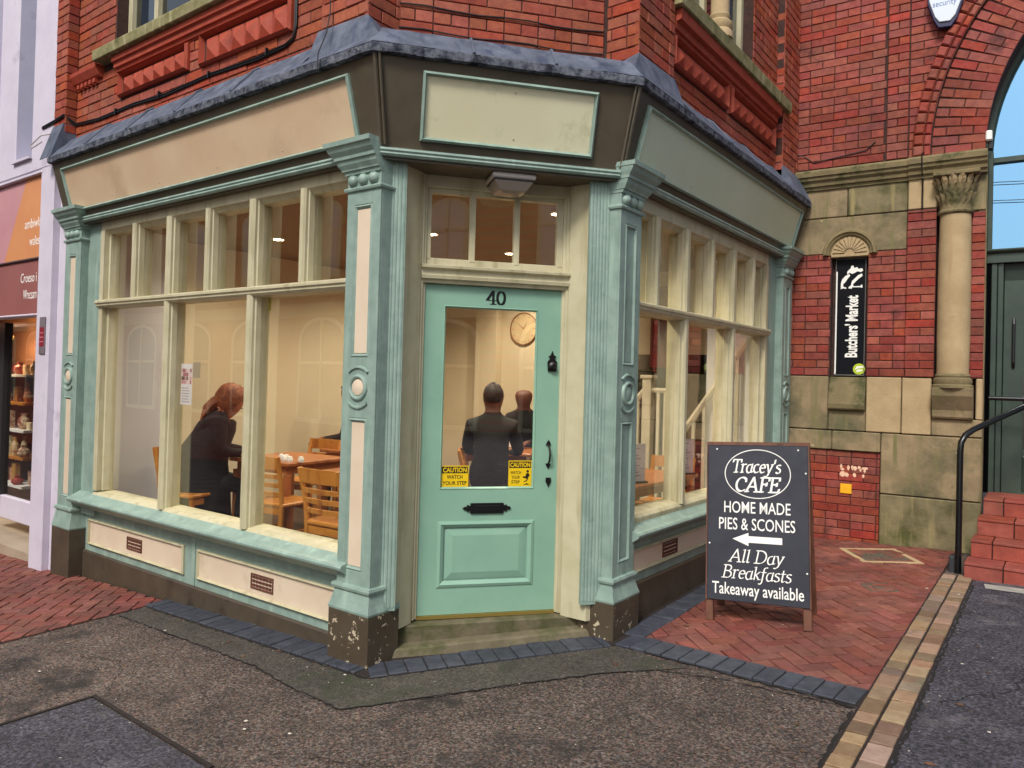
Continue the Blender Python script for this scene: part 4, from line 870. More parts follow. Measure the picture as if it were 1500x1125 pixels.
for tier, (zc, rr_, n, ln) in enumerate(((3.40, .132, 9, .13), (3.49, .142, 9, .12), (3.57, .16, 7, .09))):
    for k in range(n):
        a = R_(180 + (k + .5 * (tier % 2) + .25) * 180 / n); ca, sa = math.cos(a), math.sin(a); w = .032
        pts = [(-w * .6, -ln * .55, -.012), (w * .6, -ln * .55, -.012), (w, 0, .002), (w * .8, ln * .35, .012), (0, ln * .5, .03), (-w * .8, ln * .35, .012), (-w, 0, .002), (0, -.0, .014), (0, ln * .42, .036)]
        M = [(cc + (rr_ + d) * ca - t * sa, -co + (rr_ + d) * sa + t * ca, zc + z) for t, z, d in pts]
        mb = MB(); mb.add(M, [(0, 1, 2, 7), (0, 7, 6), (7, 2, 3), (7, 6, 5), (7, 3, 4, 8), (7, 8, 5), (8, 4, 5)]); mb.build('capital_leaf', m_stonec if tier == 2 else m_stoned, cap, FH)
# upper wall and arch rings
up = MB(); 
z = 3.86
rowlim = lambda zz: AS - math.sqrt(max(0, RO * RO - (zz - AZ) ** 2)) if zz - AZ < RO else 99
while z < 6.45:
    e = min(rowlim(z + .04) + .04, 9); up.fb(-.2, e, -.3, -.008, z, z + .0775); z += .0775
upw = up.build('upper_brick_wall', m_mortar, hall, FH)
field(hp, FH, -.1, .83, 3.865, 6.4, 0, upw, H=.0775, lim=rowlim); field(hp, FH, .835, 1.02, 3.865, 6.4, .014, upw, H=.0775, L=.185, ph=1, lim=rowlim); field(hp, FH, 1.024, 8.0, 3.865, 6.4, 0, upw, H=.0775, lim=rowlim)
ar = MB(); ar.ringo(AS, AZ, [(RM, -.3), (RM, -.01), (RI + .01, -.01), (RI + .01, -.36)], n=60, a0=0, a1=math.pi); ar.ringo(AS, AZ, [(RO - .002, -.3), (RO - .002, .03), (RM, .03), (RM, -.3)], n=60, a0=0, a1=math.pi)
ar = ar.build('arch', m_mortar, hall, FH)
def radial(r0, r1, th, ht, o, d, c=.004, mi=0):
    rc = (r0 + r1) / 2; s = AS + rc * math.cos(th); zc = AZ + rc * math.sin(th); o += random.uniform(-.003, .003)
    q = [FH.P(AS + r * math.cos(th) - t * math.sin(th), o, AZ + r * math.sin(th) + t * math.cos(th)) for r, t in ((r0, -ht / 2), (r1, -ht / 2), (r1, ht / 2), (r0, ht / 2))]
    hp.items.append((score(q), FH.M @ Matrix.Translation((s, -(o - d), zc)) @ Matrix.Rotation(-th, 4, 'Y'), round(r1 - r0, 3), round(ht, 3), d, c, mi, ar))
n = int(math.pi * 2.18 / .082)
for i in range(n):
    th = math.pi * (i + .5) / n; ht = math.pi * 2.18 / n - .01
    cuts = [RI, RI + .2175, RM] if i % 2 else [RI, RI + .11, RI + .325, RM]
    for a, b in zip(cuts, cuts[1:]): radial(a + .004, b - .004, th, ht, 0, .03)
n = int(math.pi * 2.47 / .1)
for i in range(n):
    th = math.pi * (i + .5) / n; ht = math.pi * 2.47 / n - .008
    radial(RM + .004, RM + .06, th, ht, .045, .045, .012); radial(RM + .064, RO - .004, th, ht, .06, .05, .014)
hp.finish()
# arch opening: jamb, screen with glazed head and dark green doors
MB().fb(1.60, 1.66, -.4, -.012, .0, 3.86).build('door_jamb', m_stoned, hall, FH)
MB().ringo(AS, AZ, [(RI + .012, -.3), (RI - .03, -.3), (RI - .05, -.33), (RI - .05, -.4), (RI + .012, -.4)], n=60, a0=0, a1=math.pi).build('screen_arch_frame', m_green, hall, FH)
sc = MB(); sc.fb(1.66, 5.58, -.42, -.28, 2.865, 2.955); sc.sweep([(-.3, 2.955), (-.26, 2.955), (-.24, 2.975), (-.24, 2.99), (-.3, 2.995)], 1.66, 5.58); sc.fb(1.66, 1.70, -.42, -.30, 2.95, 3.9); sc.fb(2.9, 2.96, -.42, -.30, 2.95, 5.6); sc.fb(1.66, 5.58, -.4, -.31, 3.80, 3.85)
sc = sc.build('door_screen', m_green, hall, FH, bev=.004)
gp = [(AS + (RI - .04) * math.cos(R_(a)), AZ + (RI - .04) * math.sin(R_(a))) for a in range(0, 181, 6)] + [(1.665, 2.95), (5.55, 2.95)]
m_skyglass = glassmat('sky_tinted_glass', (.25, .3, .35), .55, gloss=(.36, .7, 1))  # blue of the reflected sky is put into the gloss colour
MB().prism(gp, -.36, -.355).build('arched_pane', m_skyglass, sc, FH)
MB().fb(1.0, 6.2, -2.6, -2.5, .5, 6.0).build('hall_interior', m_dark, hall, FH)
for k in range(4):
    s0 = 1.70 + k * .97; dd = MB(); dd.fb(s0, s0 + .045, -.40, -.30, .70, 2.865); dd.fb(s0 + .05, s0 + .095, -.4, -.31, .7, 2.865); dd.fb(s0 + .1, s0 + .96, -.4, -.35, .70, 1.15); dd.fb(s0 + .1, s0 + .26, -.4, -.345, .7, 2.865); dd.fb(s0 + .8, s0 + .96, -.4, -.345, .7, 2.865); dd.fb(s0 + .1, s0 + .96, -.4, -.345, 2.7, 2.865)
    dd = dd.build('market_door', m_green, hall, FH, bev=.004)
    MB().fb(s0 + .25, s0 + .81, -.39, -.385, 1.14, 2.71).build('pane', m_glassup, dd, FH); MB().frame(s0 + .26, s0 + .8, .78, 1.1, .04, -.352, -.335).build('panel_moulding', m_green, dd, FH)
    if k == 0: MB().tube([FH.M.inverted() @ FH.P(s0 + .18, -.34, 1.9), Vector((s0 + .18, .31, 1.95)), Vector((s0 + .18, .31, 2.3)), Vector((s0 + .18, .34, 2.35))], .012, 6).build('pull_handle', m_black, dd, FH)
# painted marks and a plate on the low brick
mk = MB(); rs = random.Random(9)
def blob(mb, s, z, a, b, o):
    n = 9; mb.prism([(s + a * math.cos(6.283 * i / n) * rs.uniform(.75, 1.2), z + b * math.sin(6.283 * i / n) * rs.uniform(.75, 1.2)) for i in range(n)], o, o + .0015)
m_mark = mat('flaking_pink_white_paint', '#d9a98c', '#e6c3a6', rough=.8, scale=40)
for s, z, a, b in ((.49, .905, .012, .028), (.5, .882, .02, .012), (.555, .90, .012, .03), (.59, .905, .012, .026), (.615, .90, .02, .022), (.65, .91, .014, .018), (.665, .885, .012, .014), (.70, .905, .032, .014), (.70, .88, .01, .02), (.505, .835, .028, .026), (.54, .83, .02, .022), (.61, .835, .018, .02), (.69, .83, .012, .02)): blob(mk, s, z, a, b, -.018)
mk.build('painted_mark', m_mark, hall, FH, kind='stuff')
MB().fb(.485, .588, -.022, -.012, .648, .742).build('marker_plate', mat('yellow_plate', '#e0a010', '#e8ae18', rough=.5, scale=20), None, FH, bev=.002, label='small yellow square plate on the low red brick panel', cat='plate')
# projecting sign in the niche
sg = empty('market_sign', FH.P(.53, -.05, 1.80), label="tall black Butchers' Market sign in the stone niche", cat='sign')
m_navy = mat('sign_black', '#06070d', '#0a0c14', rough=.6, scale=3, spec=.15)
MB().fb(.395, .672, -.088, -.06, 1.80, 2.955).build('sign_board', m_navy, sg, FH, bev=.003)
MB().fb(.402, .414, -.0605, -.058, 1.815, 2.83).build('edge_stripe', m_white, sg, FH)
MB().frame(.395, .672, 1.80, 2.955, .008, -.0602, -.056).build('sign_rim', mat('sign_rim_grey', '#6d6a66', rough=.5), sg, FH)
text("Butchers' Market", .15, FH, .548, 2.285, -.0598, m_white, 'lettering', sg, width=.61, bold=.005, rot=math.pi / 2, depth=.0008)
ox = MB()
def sgp(pts): ox.prism([(.445 + x * .20, 2.655 + y * .235) for x, y in pts], -.0598, -.0585)
sgp([(.0, .0), (.12, .03), (.25, .0), (.25, .06), (.12, .09), (.10, .2), (.22, .3), (.3, .42), (.42, .55), (.38, .62), (.2, .55), (.06, .42), (.0, .25)])
sgp([(.35, .02), (.5, .0), (.52, .06), (.88, .05), (.98, .02), (.98, .14), (.92, .16), (.9, .1), (.58, .1), (.55, .18), (.68, .3), (.82, .42), (.98, .52), (.95, .62), (.78, .56), (.62, .42), (.5, .32), (.46, .14), (.36, .08)])
sgp([(.28, .6), (.4, .68), (.5, .62), (.62, .66), (.75, .72), (.9, .68), (1.0, .74), (.95, .84), (.8, .82), (.72, .9), (.6, .86), (.55, .97), (.46, .96), (.44, .86), (.36, .8), (.28, .72)])
ox.build('emblem', m_white, sg, FH)
gd = MB(); gd.ringo(.625, 1.865, [(.055, -.0598), (.054, -.058), (0, -.058)], n=24); gd.build('green_disc', mat('lime_print', '#9fb516', '#aebf2a', rough=.5), sg, FH)
gd = MB(); gd.prism([(.585, 1.858), (.605, 1.892), (.66, 1.895), (.672, 1.88), (.62, 1.872)], -.058, -.0575); gd.prism([(.6, 1.835), (.61, 1.86), (.66, 1.862), (.65, 1.845)], -.058, -.0575); gd.build('disc_print', m_white, sg, FH)
# alarm box
al = empty('alarm_box', FH.P(1.30, .02, 5.0), label='white and blue security alarm box on the brick beside the arch', cat='alarm box')
MB().prism([(1.165, 5.36), (1.165, 5.25), (1.215, 5.09), (1.255, 5.01), (1.36, 5.0), (1.405, 5.07), (1.45, 5.22), (1.45, 5.36), (1.40, 5.42), (1.22, 5.42)], .02, .09).build('alarm_housing', mat('navy_plastic', '#1c1f47', rough=.3), al, FH, bev=.006)
MB().prism([(1.18, 5.35), (1.18, 5.26), (1.228, 5.11), (1.265, 5.055), (1.35, 5.048), (1.39, 5.095), (1.435, 5.225), (1.435, 5.35), (1.39, 5.405), (1.23, 5.405)], .09, .105).build('alarm_cover', mat('pale_blue_plastic', '#cfd8e2', rough=.3), al, FH, bev=.005)
text('security', .075, FH, 1.305, 5.215, .105, mat('blue_print', '#4668a0', rough=.5), 'lettering', al, width=.19, depth=.0005)
# small lamp and wires beside the arch
jl = empty('junction_lamp', FH.P(1.66, -.2, 3.95), label='small white sensor on the arch edge above the column', cat='sensor')
MB().fb(1.64, 1.69, -.1, .02, 3.93, 4.02).build('sensor_body', m_white, jl, FH, bev=.01); MB().fb(1.66, 1.70, -.1, -.02, 3.86, 3.93).build('sensor_mount', m_black, jl, FH, bev=.006)
MB().tube([FH.P(1.151, .055, 3.36), FH.P(1.151, .055, 3.66), FH.P(1.151, .15, 3.7), FH.P(1.151, .15, 3.85), FH.P(1.151, .01, 3.9)], .006, 5).build('wall_wire', m_black, label='black wire down the pale stones beside the column', cat='wire')
MB().tube([FH.P(.02, .03, 4.03), FH.P(.1, .01, 4.0), FH.P(.18, .01, 3.93), FH.P(.42, .01, 3.96), FH.P(.66, .01, 3.99), FH.P(.74, .012, 4.06)], .005, 5).build('wall_wire', m_black, label='black wire looping over the market wall above the cornice', cat='wire')
for k, (a, b, c) in enumerate(((1.70, 3.62, 5.5), (1.70, 3.45, 5.5))):
    MB().tube([FH.P(a + (c - a) * i / 10, -.30, b - .08 * math.sin(math.pi * i / 10)) for i in range(11)], .004, 5).build('hanging_wire', m_black, label='thin wire slung across the arched glazing, %s' % ('upper one', 'lower one')[k], cat='wire')

# ------------------------------------------------------------------ market steps and handrail
ms = empty('market_steps', (3.5, 4.2, .2), label='flight of red quarry tile steps up to the market doors', cat='steps')
SX, SY = 2.555, 3.86
g0 = .20; H_ = (.755 - g0) / 4
for k in range(4):
    y0 = SY + .27 * k; z1 = g0 + H_ * (k + 1); fr = Frame(0, y0, 1, 0)
    so_ = MB().box(SX + .012 + .02 * k, 6.6, y0 + .012, 4.82 if k < 3 else 5.2, g0 + H_ * k - .3 * (k == 0), z1 - .03).build('step', m_sand, ms)
    x = SX + .02 * k; i = 0
    while x < 6.5:
        w = .305 if i else (.15 if k % 2 else .26); 
        if x < 3.6:
            MB().pillow(x + .004, x + w - .004, g0 + H_ * k - (.2 if k == 0 else 0), z1 - .021, -.03, .0, .003).build('riser_tile', m_step, so_, fr)
            MB().box(x + .004, x + w - .004, y0 - .008, y0 + .27, z1 - .02, z1).build('tread_tile', m_step, so_, bev=.003)
        x += w; i += 1
    MB().box(3.6, 6.6, y0 - .012, y0 + .27, z1 - .03, z1).build('tread', m_step, so_, bev=.006)
    if k == 3: MB().box(SX + .06, 6.6, y0 + .27, 5.25, z1 - .03, z1).build('landing', m_step, so_)
hr = empty('handrail', (2.5, 4.05, .2), label='black tubular handrail beside the red tile steps', cat='handrail')
MB().tube([(2.50, 4.05, .15), (2.50, 4.05, 1.18), (2.505, 4.06, 1.26), (2.53, 4.1, 1.32), (2.58, 4.18, 1.365), (3.0, 4.85, 1.62), (3.1, 5.0, 1.68)], .024, 10).build('rail', m_rail, hr, smooth=True)
MB().tube([(2.62, 5.0, 1.62), (3.5, 5.02, 1.62)], .02, 10).build('rail', m_rail, hr, smooth=True)
MB().box(2.43, 2.50, 4.07, 4.22, .12, .33).build('footing', mat('dark_slate', '#2b2d33', rough=.6), hr, bev=.008)
sheet([(2.72, 3.62), (3.1, 3.6), (3.16, 3.74), (2.7, 3.76)], 'concrete_patch', mat('pale_concrete', '#8d8982', '#a09c94', rough=.9, scale=12, bump=.3), .009, label='pale concrete patch at the foot of the red steps')

# ------------------------------------------------------------------ sandwich board
P1 = Vector((1.315, 1.809, gz(1.315, 1.809) + .016)); P2 = Vector((1.911, 1.92, gz(1.911, 1.92) + .016)); ux = (P2 - P1).normalized(); uy = Vector((0, 0, 1)).cross(ux).normalized(); uz = ux.cross(uy)
MBd = Matrix(((ux.x, uy.x, uz.x, P1.x), (ux.y, uy.y, uz.y, P1.y), (ux.z, uy.z, uz.z, P1.z), (0, 0, 0, 1)))
bd = empty('sandwich_board', MBd @ Matrix.Translation((.3, .2, 0)), label="dark Tracey's Cafe sandwich board standing on the red paving", cat='sandwich board')
TL = R_(9.5); MF = MBd @ Matrix.Rotation(-TL, 4, 'X'); D2 = 2 * math.sin(TL) * 1.165
MR = MBd @ Matrix.Translation((.6, D2 + .03, 0)) @ Matrix.Rotation(math.pi, 4, 'Z') @ Matrix.Rotation(-TL, 4, 'X')
for M, nm in ((MF, 'front_panel'), (MR, 'rear_panel')):
    MB().fb(-.02, .62, .0, .012, .137, 1.165).build(nm, m_board, bd, M, bev=.003)
    fm_ = MB(); fm_.fb(-.028, .628, -.022, .0145, 1.158, 1.176); fm_.build('top_batten', m_wood, bd, M)
    for a in (-.03, .6 - .022): MB().fb(a + .0, a + .05, -.035, -.001, 0, 1.158).build('leg', m_wood, bd, M, bev=.003)
    for a in (-.028, .62): MB().fb(a, a + .008, -.01, .014, .135, 1.16).build('edge_strip', m_wood, bd, M)
for s, t in ((.04, 1.13), (.56, 1.13), (.605, .98), (.605, .35), (-.005, .5)): MB().ringo(s, t, [(.006, .012), (.005, .014), (0, .0145)], n=8).build('screw_head', m_white, bd, MF)
o_ = .012; cs = .30
el = MB(); el.add([(cs + .003 + r * math.cos(6.2832 * i / 64), -(o_ + .0008), .968 + q * math.sin(6.2832 * i / 64)) for r, q in ((.211, .163), (.2055, .1575)) for i in range(64)], [(i, (i + 1) % 64, 64 + (i + 1) % 64, 64 + i) for i in range(64)]); el.build('oval_line', m_white, bd, MF)
pen_text("Tracey's", .088, MF, cs, 1.018, o_, m_white, 'lettering', bd, width=.315, slant=.22, pw=.1, pt=.035)
pen_text('CAFE', .098, MF, cs + .005, .897, o_, m_white, 'lettering', bd, width=.285, slant=.2, pw=.115, pt=.04)
text('HOME MADE', .108, MF, cs, .745, o_, m_white, 'lettering', bd, width=.42, bold=.0004, depth=.0006)
text('PIES & SCONES', .11, MF, cs - .003, .636, o_, m_white, 'lettering', bd, width=.48, bold=.0004, depth=.0006)
MB().prism([(cs - .155, .538), (cs - .053, .581), (cs - .053, .560), (cs + .157, .560), (cs + .157, .518), (cs - .053, .518), (cs - .053, .496)], o_, o_ + .0008).build('arrow', m_white, bd, MF)
pen_text('All Day', .084, MF, cs, .43, o_, m_white, 'lettering', bd, width=.335, slant=.24, pw=.075, pt=.028)
pen_text('Breakfasts', .084, MF, cs + .0, .325, o_, m_white, 'lettering', bd, width=.435, slant=.24, pw=.075, pt=.028)
text('Takeaway available', .108, MF, cs, .205, o_, m_white, 'lettering', bd, width=.57, bold=.0008, depth=.0006)

# ------------------------------------------------------------------ white shop next door
nb = empty('white_shop', (-5, .3, -.2), label='lilac white rendered shop beside the cafe with an orange sign', cat='building')
def nbx(s0, s1, o0, o1, z0, z1, m=m_lilac, name='wall', bev=.006, p=nb): return MB().fb(s0, s1, o0, o1, z0, z1).build(name, m, p, FL, bev=bev)
nbx(-4.50, -4.225, -.5, .05, -.4, 3.52, name='pier'); nbx(-4.225, -4.065, -.5, -.012, -.4, 3.48, name='pier_return')
nbx(-4.74, -4.275, -.4, .05, 3.52, 6.6); nbx(-5.52, -5.12, -.4, .05, 3.52, 6.6); nbx(-10, -5.52, -.4, .05, 3.52, 3.66); nbx(-5.12, -4.74, -.4, .05, 3.52, 3.66, name='window_apron'); nbx(-10, -6.3, -.4, .05, 3.66, 6.6)
for a, c in ((-5.12, -4.74), (-6.3, -5.52)):
    w = MB(); w.fb(a, a + .045, -.26, -.2, 3.66, 6.6); w.fb(c - .045, c, -.26, -.2, 3.66, 6.6); w.fb(a, c, -.26, -.2, 3.66, 3.71); w = w.build('window_frame', m_lilac, nb, FL)
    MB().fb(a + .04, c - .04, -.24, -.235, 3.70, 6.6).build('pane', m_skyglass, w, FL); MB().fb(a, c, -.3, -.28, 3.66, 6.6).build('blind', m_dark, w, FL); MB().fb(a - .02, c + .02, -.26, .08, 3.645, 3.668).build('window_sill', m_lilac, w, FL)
m_or = mat('orange_sign_print', '#c98250', '#d08c58', rough=.45, scale=1.5); m_ros = mat('dusty_rose_sign', '#8a504c', '#945a55', rough=.45, scale=1.5); m_pks = mat('pale_pink_sign', '#b98187', '#c28c90', rough=.45, scale=1.5)
sb = nbx(-10, -4.50, -.1, .02, 2.69, 3.48, m_pks, 'sign_panel'); MB().prism([(-4.91, 3.475), (-4.50, 3.475), (-4.50, 2.695), (-5.39, 2.695)], .02, .0215).build('orange_print', m_or, sb, FL)
sr = nbx(-10, -4.50, -.1, .03, 2.165, 2.685, m_ros, 'sign_panel'); nbx(-10, -4.5, -.1, .05, 2.678, 2.70, mat('dark_trim', '#4a3434', rough=.5), 'sign_trim'); nbx(-10, -4.5, -.1, .045, 2.15, 2.17, m_lilac, 'sign_trim'); nbx(-10, -4.48, -.2, .06, 3.475, 3.505, m_lilac, 'sign_trim')
text('ambiwlan', .13, FL, -4.70, 3.04, .0215, m_white, 'lettering', sb, width=.42, depth=.0005); text('wales a', .13, FL, -4.64, 2.87, .0215, m_white, 'lettering', sb, width=.3, depth=.0005)
text('Croeso i', .13, FL, -4.76, 2.52, .03, m_white, 'lettering', sr, width=.36, depth=.0005); text('Wrecsam', .13, FL, -4.72, 2.36, .03, m_white, 'lettering', sr, width=.3, depth=.0005)
m_shopin = mat('brown_shop_wall', '#5a3418', '#6a4020', rough=.8, scale=2); m_mats = mat('beige_tile', '#9c8c78', '#a89884', rough=.6, scale=4)
MB().fb(-9, -4.5, -4.2, -4.1, -.4, 3).build('shop_back_wall', m_shopin, nb, FL); MB().fb(-4.55, -4.50, -4.2, -.5, -.4, 3).build('shop_side_wall', m_shopin, nb, FL); MB().fb(-9.2, -9.0, -4.2, -.0, -.4, 3).build('shop_far_wall', m_shopin, nb, FL); MB().fb(-9, -5.95, -1.0, -.9, -.4, 2.6).build('shop_window_back', m_shopin, nb, FL); MB().fb(-9, -4.5, -4.2, -.0, 2.6, 2.65).build('shop_ceiling', m_shopin, nb, FL)
MB().fb(-9, -4.12, -4.2, -.05, -.3, -.12).build('shop_floor', m_mats, nb, FL)
fl_ = MB(); fl_.fb(-6.35, -4.5, -.36, -.3, .02, .26); fl_ = fl_.build('shop_door', m_lilac, nb, FL, bev=.006); MB().fb(-6.2, -4.5, -.335, -.33, .24, 2.15).build('pane', m_glass, fl_, FL); MB().fb(-6.42, -6.2, -.37, -.29, .02, 2.15).build('door_stile', m_dkgrey, fl_, FL)
rs = random.Random(21); cols = ['#b0742c', '#7b2320', '#c9b79a', '#3c2a1e', '#a58a4c', '#8f3b2a', '#d8c6a0', '#50603a', '#a33a2c', '#6b4a2c']
for k, z in enumerate((.25, .58, .90, 1.22, 1.55)):
    shf = empty('display_shelf', FL.P(-7.3, -.75, z), label='shelf of gifts inside the white shop, %s from the floor' % ('first', 'second', 'third', 'fourth', 'fifth')[k], cat='shelf')
    MB().fb(-8.3, -6.5, -.88, -.62, z, z + .03).build('board', m_oak if k % 2 else m_white, shf, FL)
    for i in range(11):
        x = -8.2 + i * .16 + rs.uniform(-.03, .03); h = rs.uniform(.08, .24); w = rs.uniform(.08, .15); g = MB(); t = rs.random(); yy = .7 + rs.uniform(-.04, .06)
        if t < .4: g.box(x - w / 2, x + w / 2, yy - .02, yy + .03, z + .03, z + .03 + h); g.box(x - w / 2 + .012, x + w / 2 - .012, yy - .024, yy - .02, z + .045, z + .015 + h)
        else: g.lathe([(w * .3, z + .03), (w * .5, z + .03 + h * .3), (w * .45, z + .03 + h * .6), (w * .2, z + .03 + h * .8), (w * .25, z + .03 + h)], x, yy, 10)
        g.build('gift_item', mat('gift_%d_%d' % (k, i), rs.choice(cols), rs.choice(cols), rough=.6, scale=25), shf, FL)
LX, LY, LZ = -7.05, .55, 2.02
pl_ = empty('pendant_lamp', (LX, LY, LZ), label='lit geometric pendant lamp inside the white shop', cat='lamp')
cg = MB(); pts = [(LX + .13 * math.cos(i * 1.0472), LY + .13 * math.sin(i * 1.0472), LZ) for i in range(6)]; top = [(LX + .06 * math.cos(i * 1.0472), LY + .06 * math.sin(i * 1.0472), LZ + .14) for i in range(6)]; bot = [(LX + .07 * math.cos(i * 1.0472 + .5), LY + .07 * math.sin(i * 1.0472 + .5), LZ - .09) for i in range(6)]
for i in range(6):
    for a_, b_ in ((pts[i], pts[(i + 1) % 6]), (top[i], pts[i]), (pts[i], bot[i]), (bot[i], bot[(i + 1) % 6]), (top[i], top[(i + 1) % 6])): cg.tube([a_, b_], .007, 4)
cg.build('cage', mat('brass_wire', '#c0a060', rough=.4, metal=.6), pl_); MB().tube([(LX, LY, LZ + .14), (LX, LY, 2.6)], .004, 5).build('flex', m_black, pl_)
MB().lathe([(0, LZ - .03), (.035, LZ - .015), (.045, LZ + .015), (.035, LZ + .045), (.015, LZ + .07), (0, LZ + .08)], LX, LY, 12).build('bulb', mat('lit_bulb', '#ffd890', emit=14), pl_)
l = bpy.data.lights.new('pendant_light', 'POINT'); l.energy = 22; l.color = (1, .72, .42); l.shadow_soft_size = .06; lo = bpy.data.objects.new('pendant_light', l); col.objects.link(lo); lo.location = (LX, LY, LZ - .14)
pq = empty('wall_plaque', FL.P(-4.33, .05, 1.95), label='narrow red and grey plaque on the white pier', cat='plaque')
MB().fb(-4.40, -4.285, .05, .062, 1.79, 2.13).build('plaque_plate', mat('grey_plaque', '#6d6267', '#7a6f74', rough=.5), pq, FL, bev=.003); MB().fb(-4.393, -4.292, .062, .0632, 1.86, 2.035).build('red_print', mat('dark_red_print', '#7a1626', '#8a1f30', rough=.5, scale=30), pq, FL)
for z in (1.90, 1.94, 1.98): MB().fb(-4.38, -4.305, .0632, .0636, z, z + .008).build('print_line', mat('pink_print_line', '#c47a84', rough=.5), pq, FL)
MB().tube([FL.P(-4.27, .06, 3.8), FL.P(-4.36, .12, 3.78), FL.P(-4.46, .16, 3.70), FL.P(-4.42, .17, 3.66), FL.P(-4.33, .12, 3.72)], .006, 5).build('cable_loop', m_grey, label='pale cable loop on the white wall above the cafe corner', cat='cable')
# ------------------------------------------------------------------ cafe interior
FZ = .19
m_wall = mat('beige_wall_paint', '#d0bf9f', '#d6c7a9', rough=.8, scale=1.2)
m_wallw = mat('white_wall_paint', '#d5d3d8', '#dcdade', rough=.8, scale=1.5)
m_floor = mat('dark_wood_floor', '#4a2f1f', '#5a3b28', rough=.5, scale=5, vein='#3a2417')
m_maroon = mat('dark_stair_wall', '#2c1a12', '#37221a', rough=.9, scale=2)
m_red = mat('dark_red_cloth', '#5a0f10', '#6b1516', rough=.9, scale=6)
m_ceil = mat('ceiling_paint', '#86704c', '#8e7854', rough=.85, scale=2)
def st_box(x0, x1, y0, y1, z0, z1, name, m): return MB().box(x0, x1, y0, y1, z0, z1).build(name, m, kind='structure')
mb = MB(); fl_poly = [(-3.78, .16), (-.28, .16), (-.27, .24), (.66, 1.38), (.78, 1.42), (.78, 4.6), (.78, 5.6), (-3.78, 5.6)]
mb.zprism(fl_poly, FZ - .06, FZ).build('floor', m_floor, kind='structure')
MB().zprism([(x, y) for x, y in fl_poly], 2.93, 2.99).build('ceiling', m_ceil, kind='structure')
st_box(-3.9, -3.75, .2, 5.6, 0, 2.93, 'interior_wall_left', m_wall); st_box(-3.75, -3.58, .16, .70, FZ, 2.93, 'interior_nib_wall', m_wallw)
st_box(-3.75, -.85, 4.6, 4.7, FZ, 2.93, 'interior_wall_back', m_wall); st_box(-2.95, -2.62, 4.48, 4.6, FZ, 2.93, 'interior_chimney_breast', m_wall)
st_box(-.95, .95, 5.5, 5.6, FZ, 2.93, 'interior_wall_stair', m_maroon); st_box(-.95, -.85, 4.7, 5.5, FZ, 2.93, 'interior_wall_stair_side', m_maroon)
st_box(.25, .8, 4.28, 4.36, FZ, 2.93, 'interior_wall_end', m_wallw)
st_box(-.84, .24, 4.75, 4.82, 2.0, 2.93, 'interior_bulkhead', m_wall)
st_box(-.55, -.15, 4.62, 4.66, 1.85, 2.75, 'wall_hanging', m_red)
# shallow inner window boards
st_box(-3.5, -.3, .2, .32, .40, .56, 'inner_window_board', m_cream); st_box(.6, .73, 1.45, 4.2, .55, .74, 'inner_window_board_right', m_cream)
# downlights (lit in the photograph)
m_lit = mat('lit_downlight', '#ffe2b0', emit=26); dl = []
for k, (x, y) in enumerate(((-1.29, 1.82), (-1.28, 2.95), (.10, 1.70), (.14, 2.96), (-2.75, 1.3), (-2.75, 2.95), (-2.0, 4.0))):
    e = empty('downlight', (x, y, 2.92), label='small round lit downlight in the cafe ceiling', cat='downlight', group='cafe ceiling downlights')
    MB().lathe([(.062, 2.93), (.062, 2.922), (.048, 2.918), (.046, 2.926)], x, y, 20).build('trim_ring', m_white, e); MB().lathe([(.046, 2.924), (.0, 2.9235)], x, y, 16).build('lamp_disc', m_lit, e)
    l = bpy.data.lights.new('downlight_lamp', 'SPOT'); l.energy = 66; l.color = (1, .86, .67); l.spot_size = R_(150); l.spot_blend = .8; l.shadow_soft_size = .05
    o = bpy.data.objects.new('downlight_lamp', l); col.objects.link(o); o.location = (x, y, 2.91)
# furniture
def make_chair():
    e = empty('chair', (0, 0, 0))
    MB().add
    s = MB(); s.hexa([(-.2, -.19, .43), (.2, -.19, .43), (.21, .2, .43), (-.21, .2, .43), (-.2, -.19, .46), (.2, -.19, .46), (.21, .2, .46), (-.21, .2, .46)]); s.build('seat', m_oak, e, bev=.008)
    for x in (-.175, .175):
        MB().box(x - .018, x + .018, .15, .186, 0, .43).build('leg', m_oak, e, bev=.004)
        MB().tube([(x, -.20, 0), (x, -.175, .43), (x * 1.03, -.19, .6), (x * 1.06, -.245, .83)], .02, 6).build('back_leg', m_oak, e, smooth=True)
        MB().box(x - .01, x + .01, -.17, .16, .2, .225).build('stretcher', m_oak, e)
    for z, h, y in ((.73, .1, -.232), (.655, .035, -.21), (.585, .035, -.195), (.515, .035, -.185)):
        n = 5; mb = MB(); v = []
        for i in range(n + 1):
            x = -.175 + .35 * i / n; yy = y - .018 * math.sin(math.pi * i / n); v += [(x, yy - .009, z), (x, yy + .009, z), (x, yy + .002, z + h), (x, yy - .016, z + h)]
        fs = [(4 * i + j, 4 * i + (j + 1) % 4, 4 * i + 4 + (j + 1) % 4, 4 * i + 4 + j) for i in range(n) for j in range(4)] + [(0, 1, 2, 3), (4 * n, 4 * n + 1, 4 * n + 2, 4 * n + 3)]
        mb.add(v, fs); mb.build('slat', m_oak, e)
    for y in (.165, -.17): MB().box(-.17, .17, y - .01, y + .01, .37, .42).build('apron', m_oak, e)
    return e
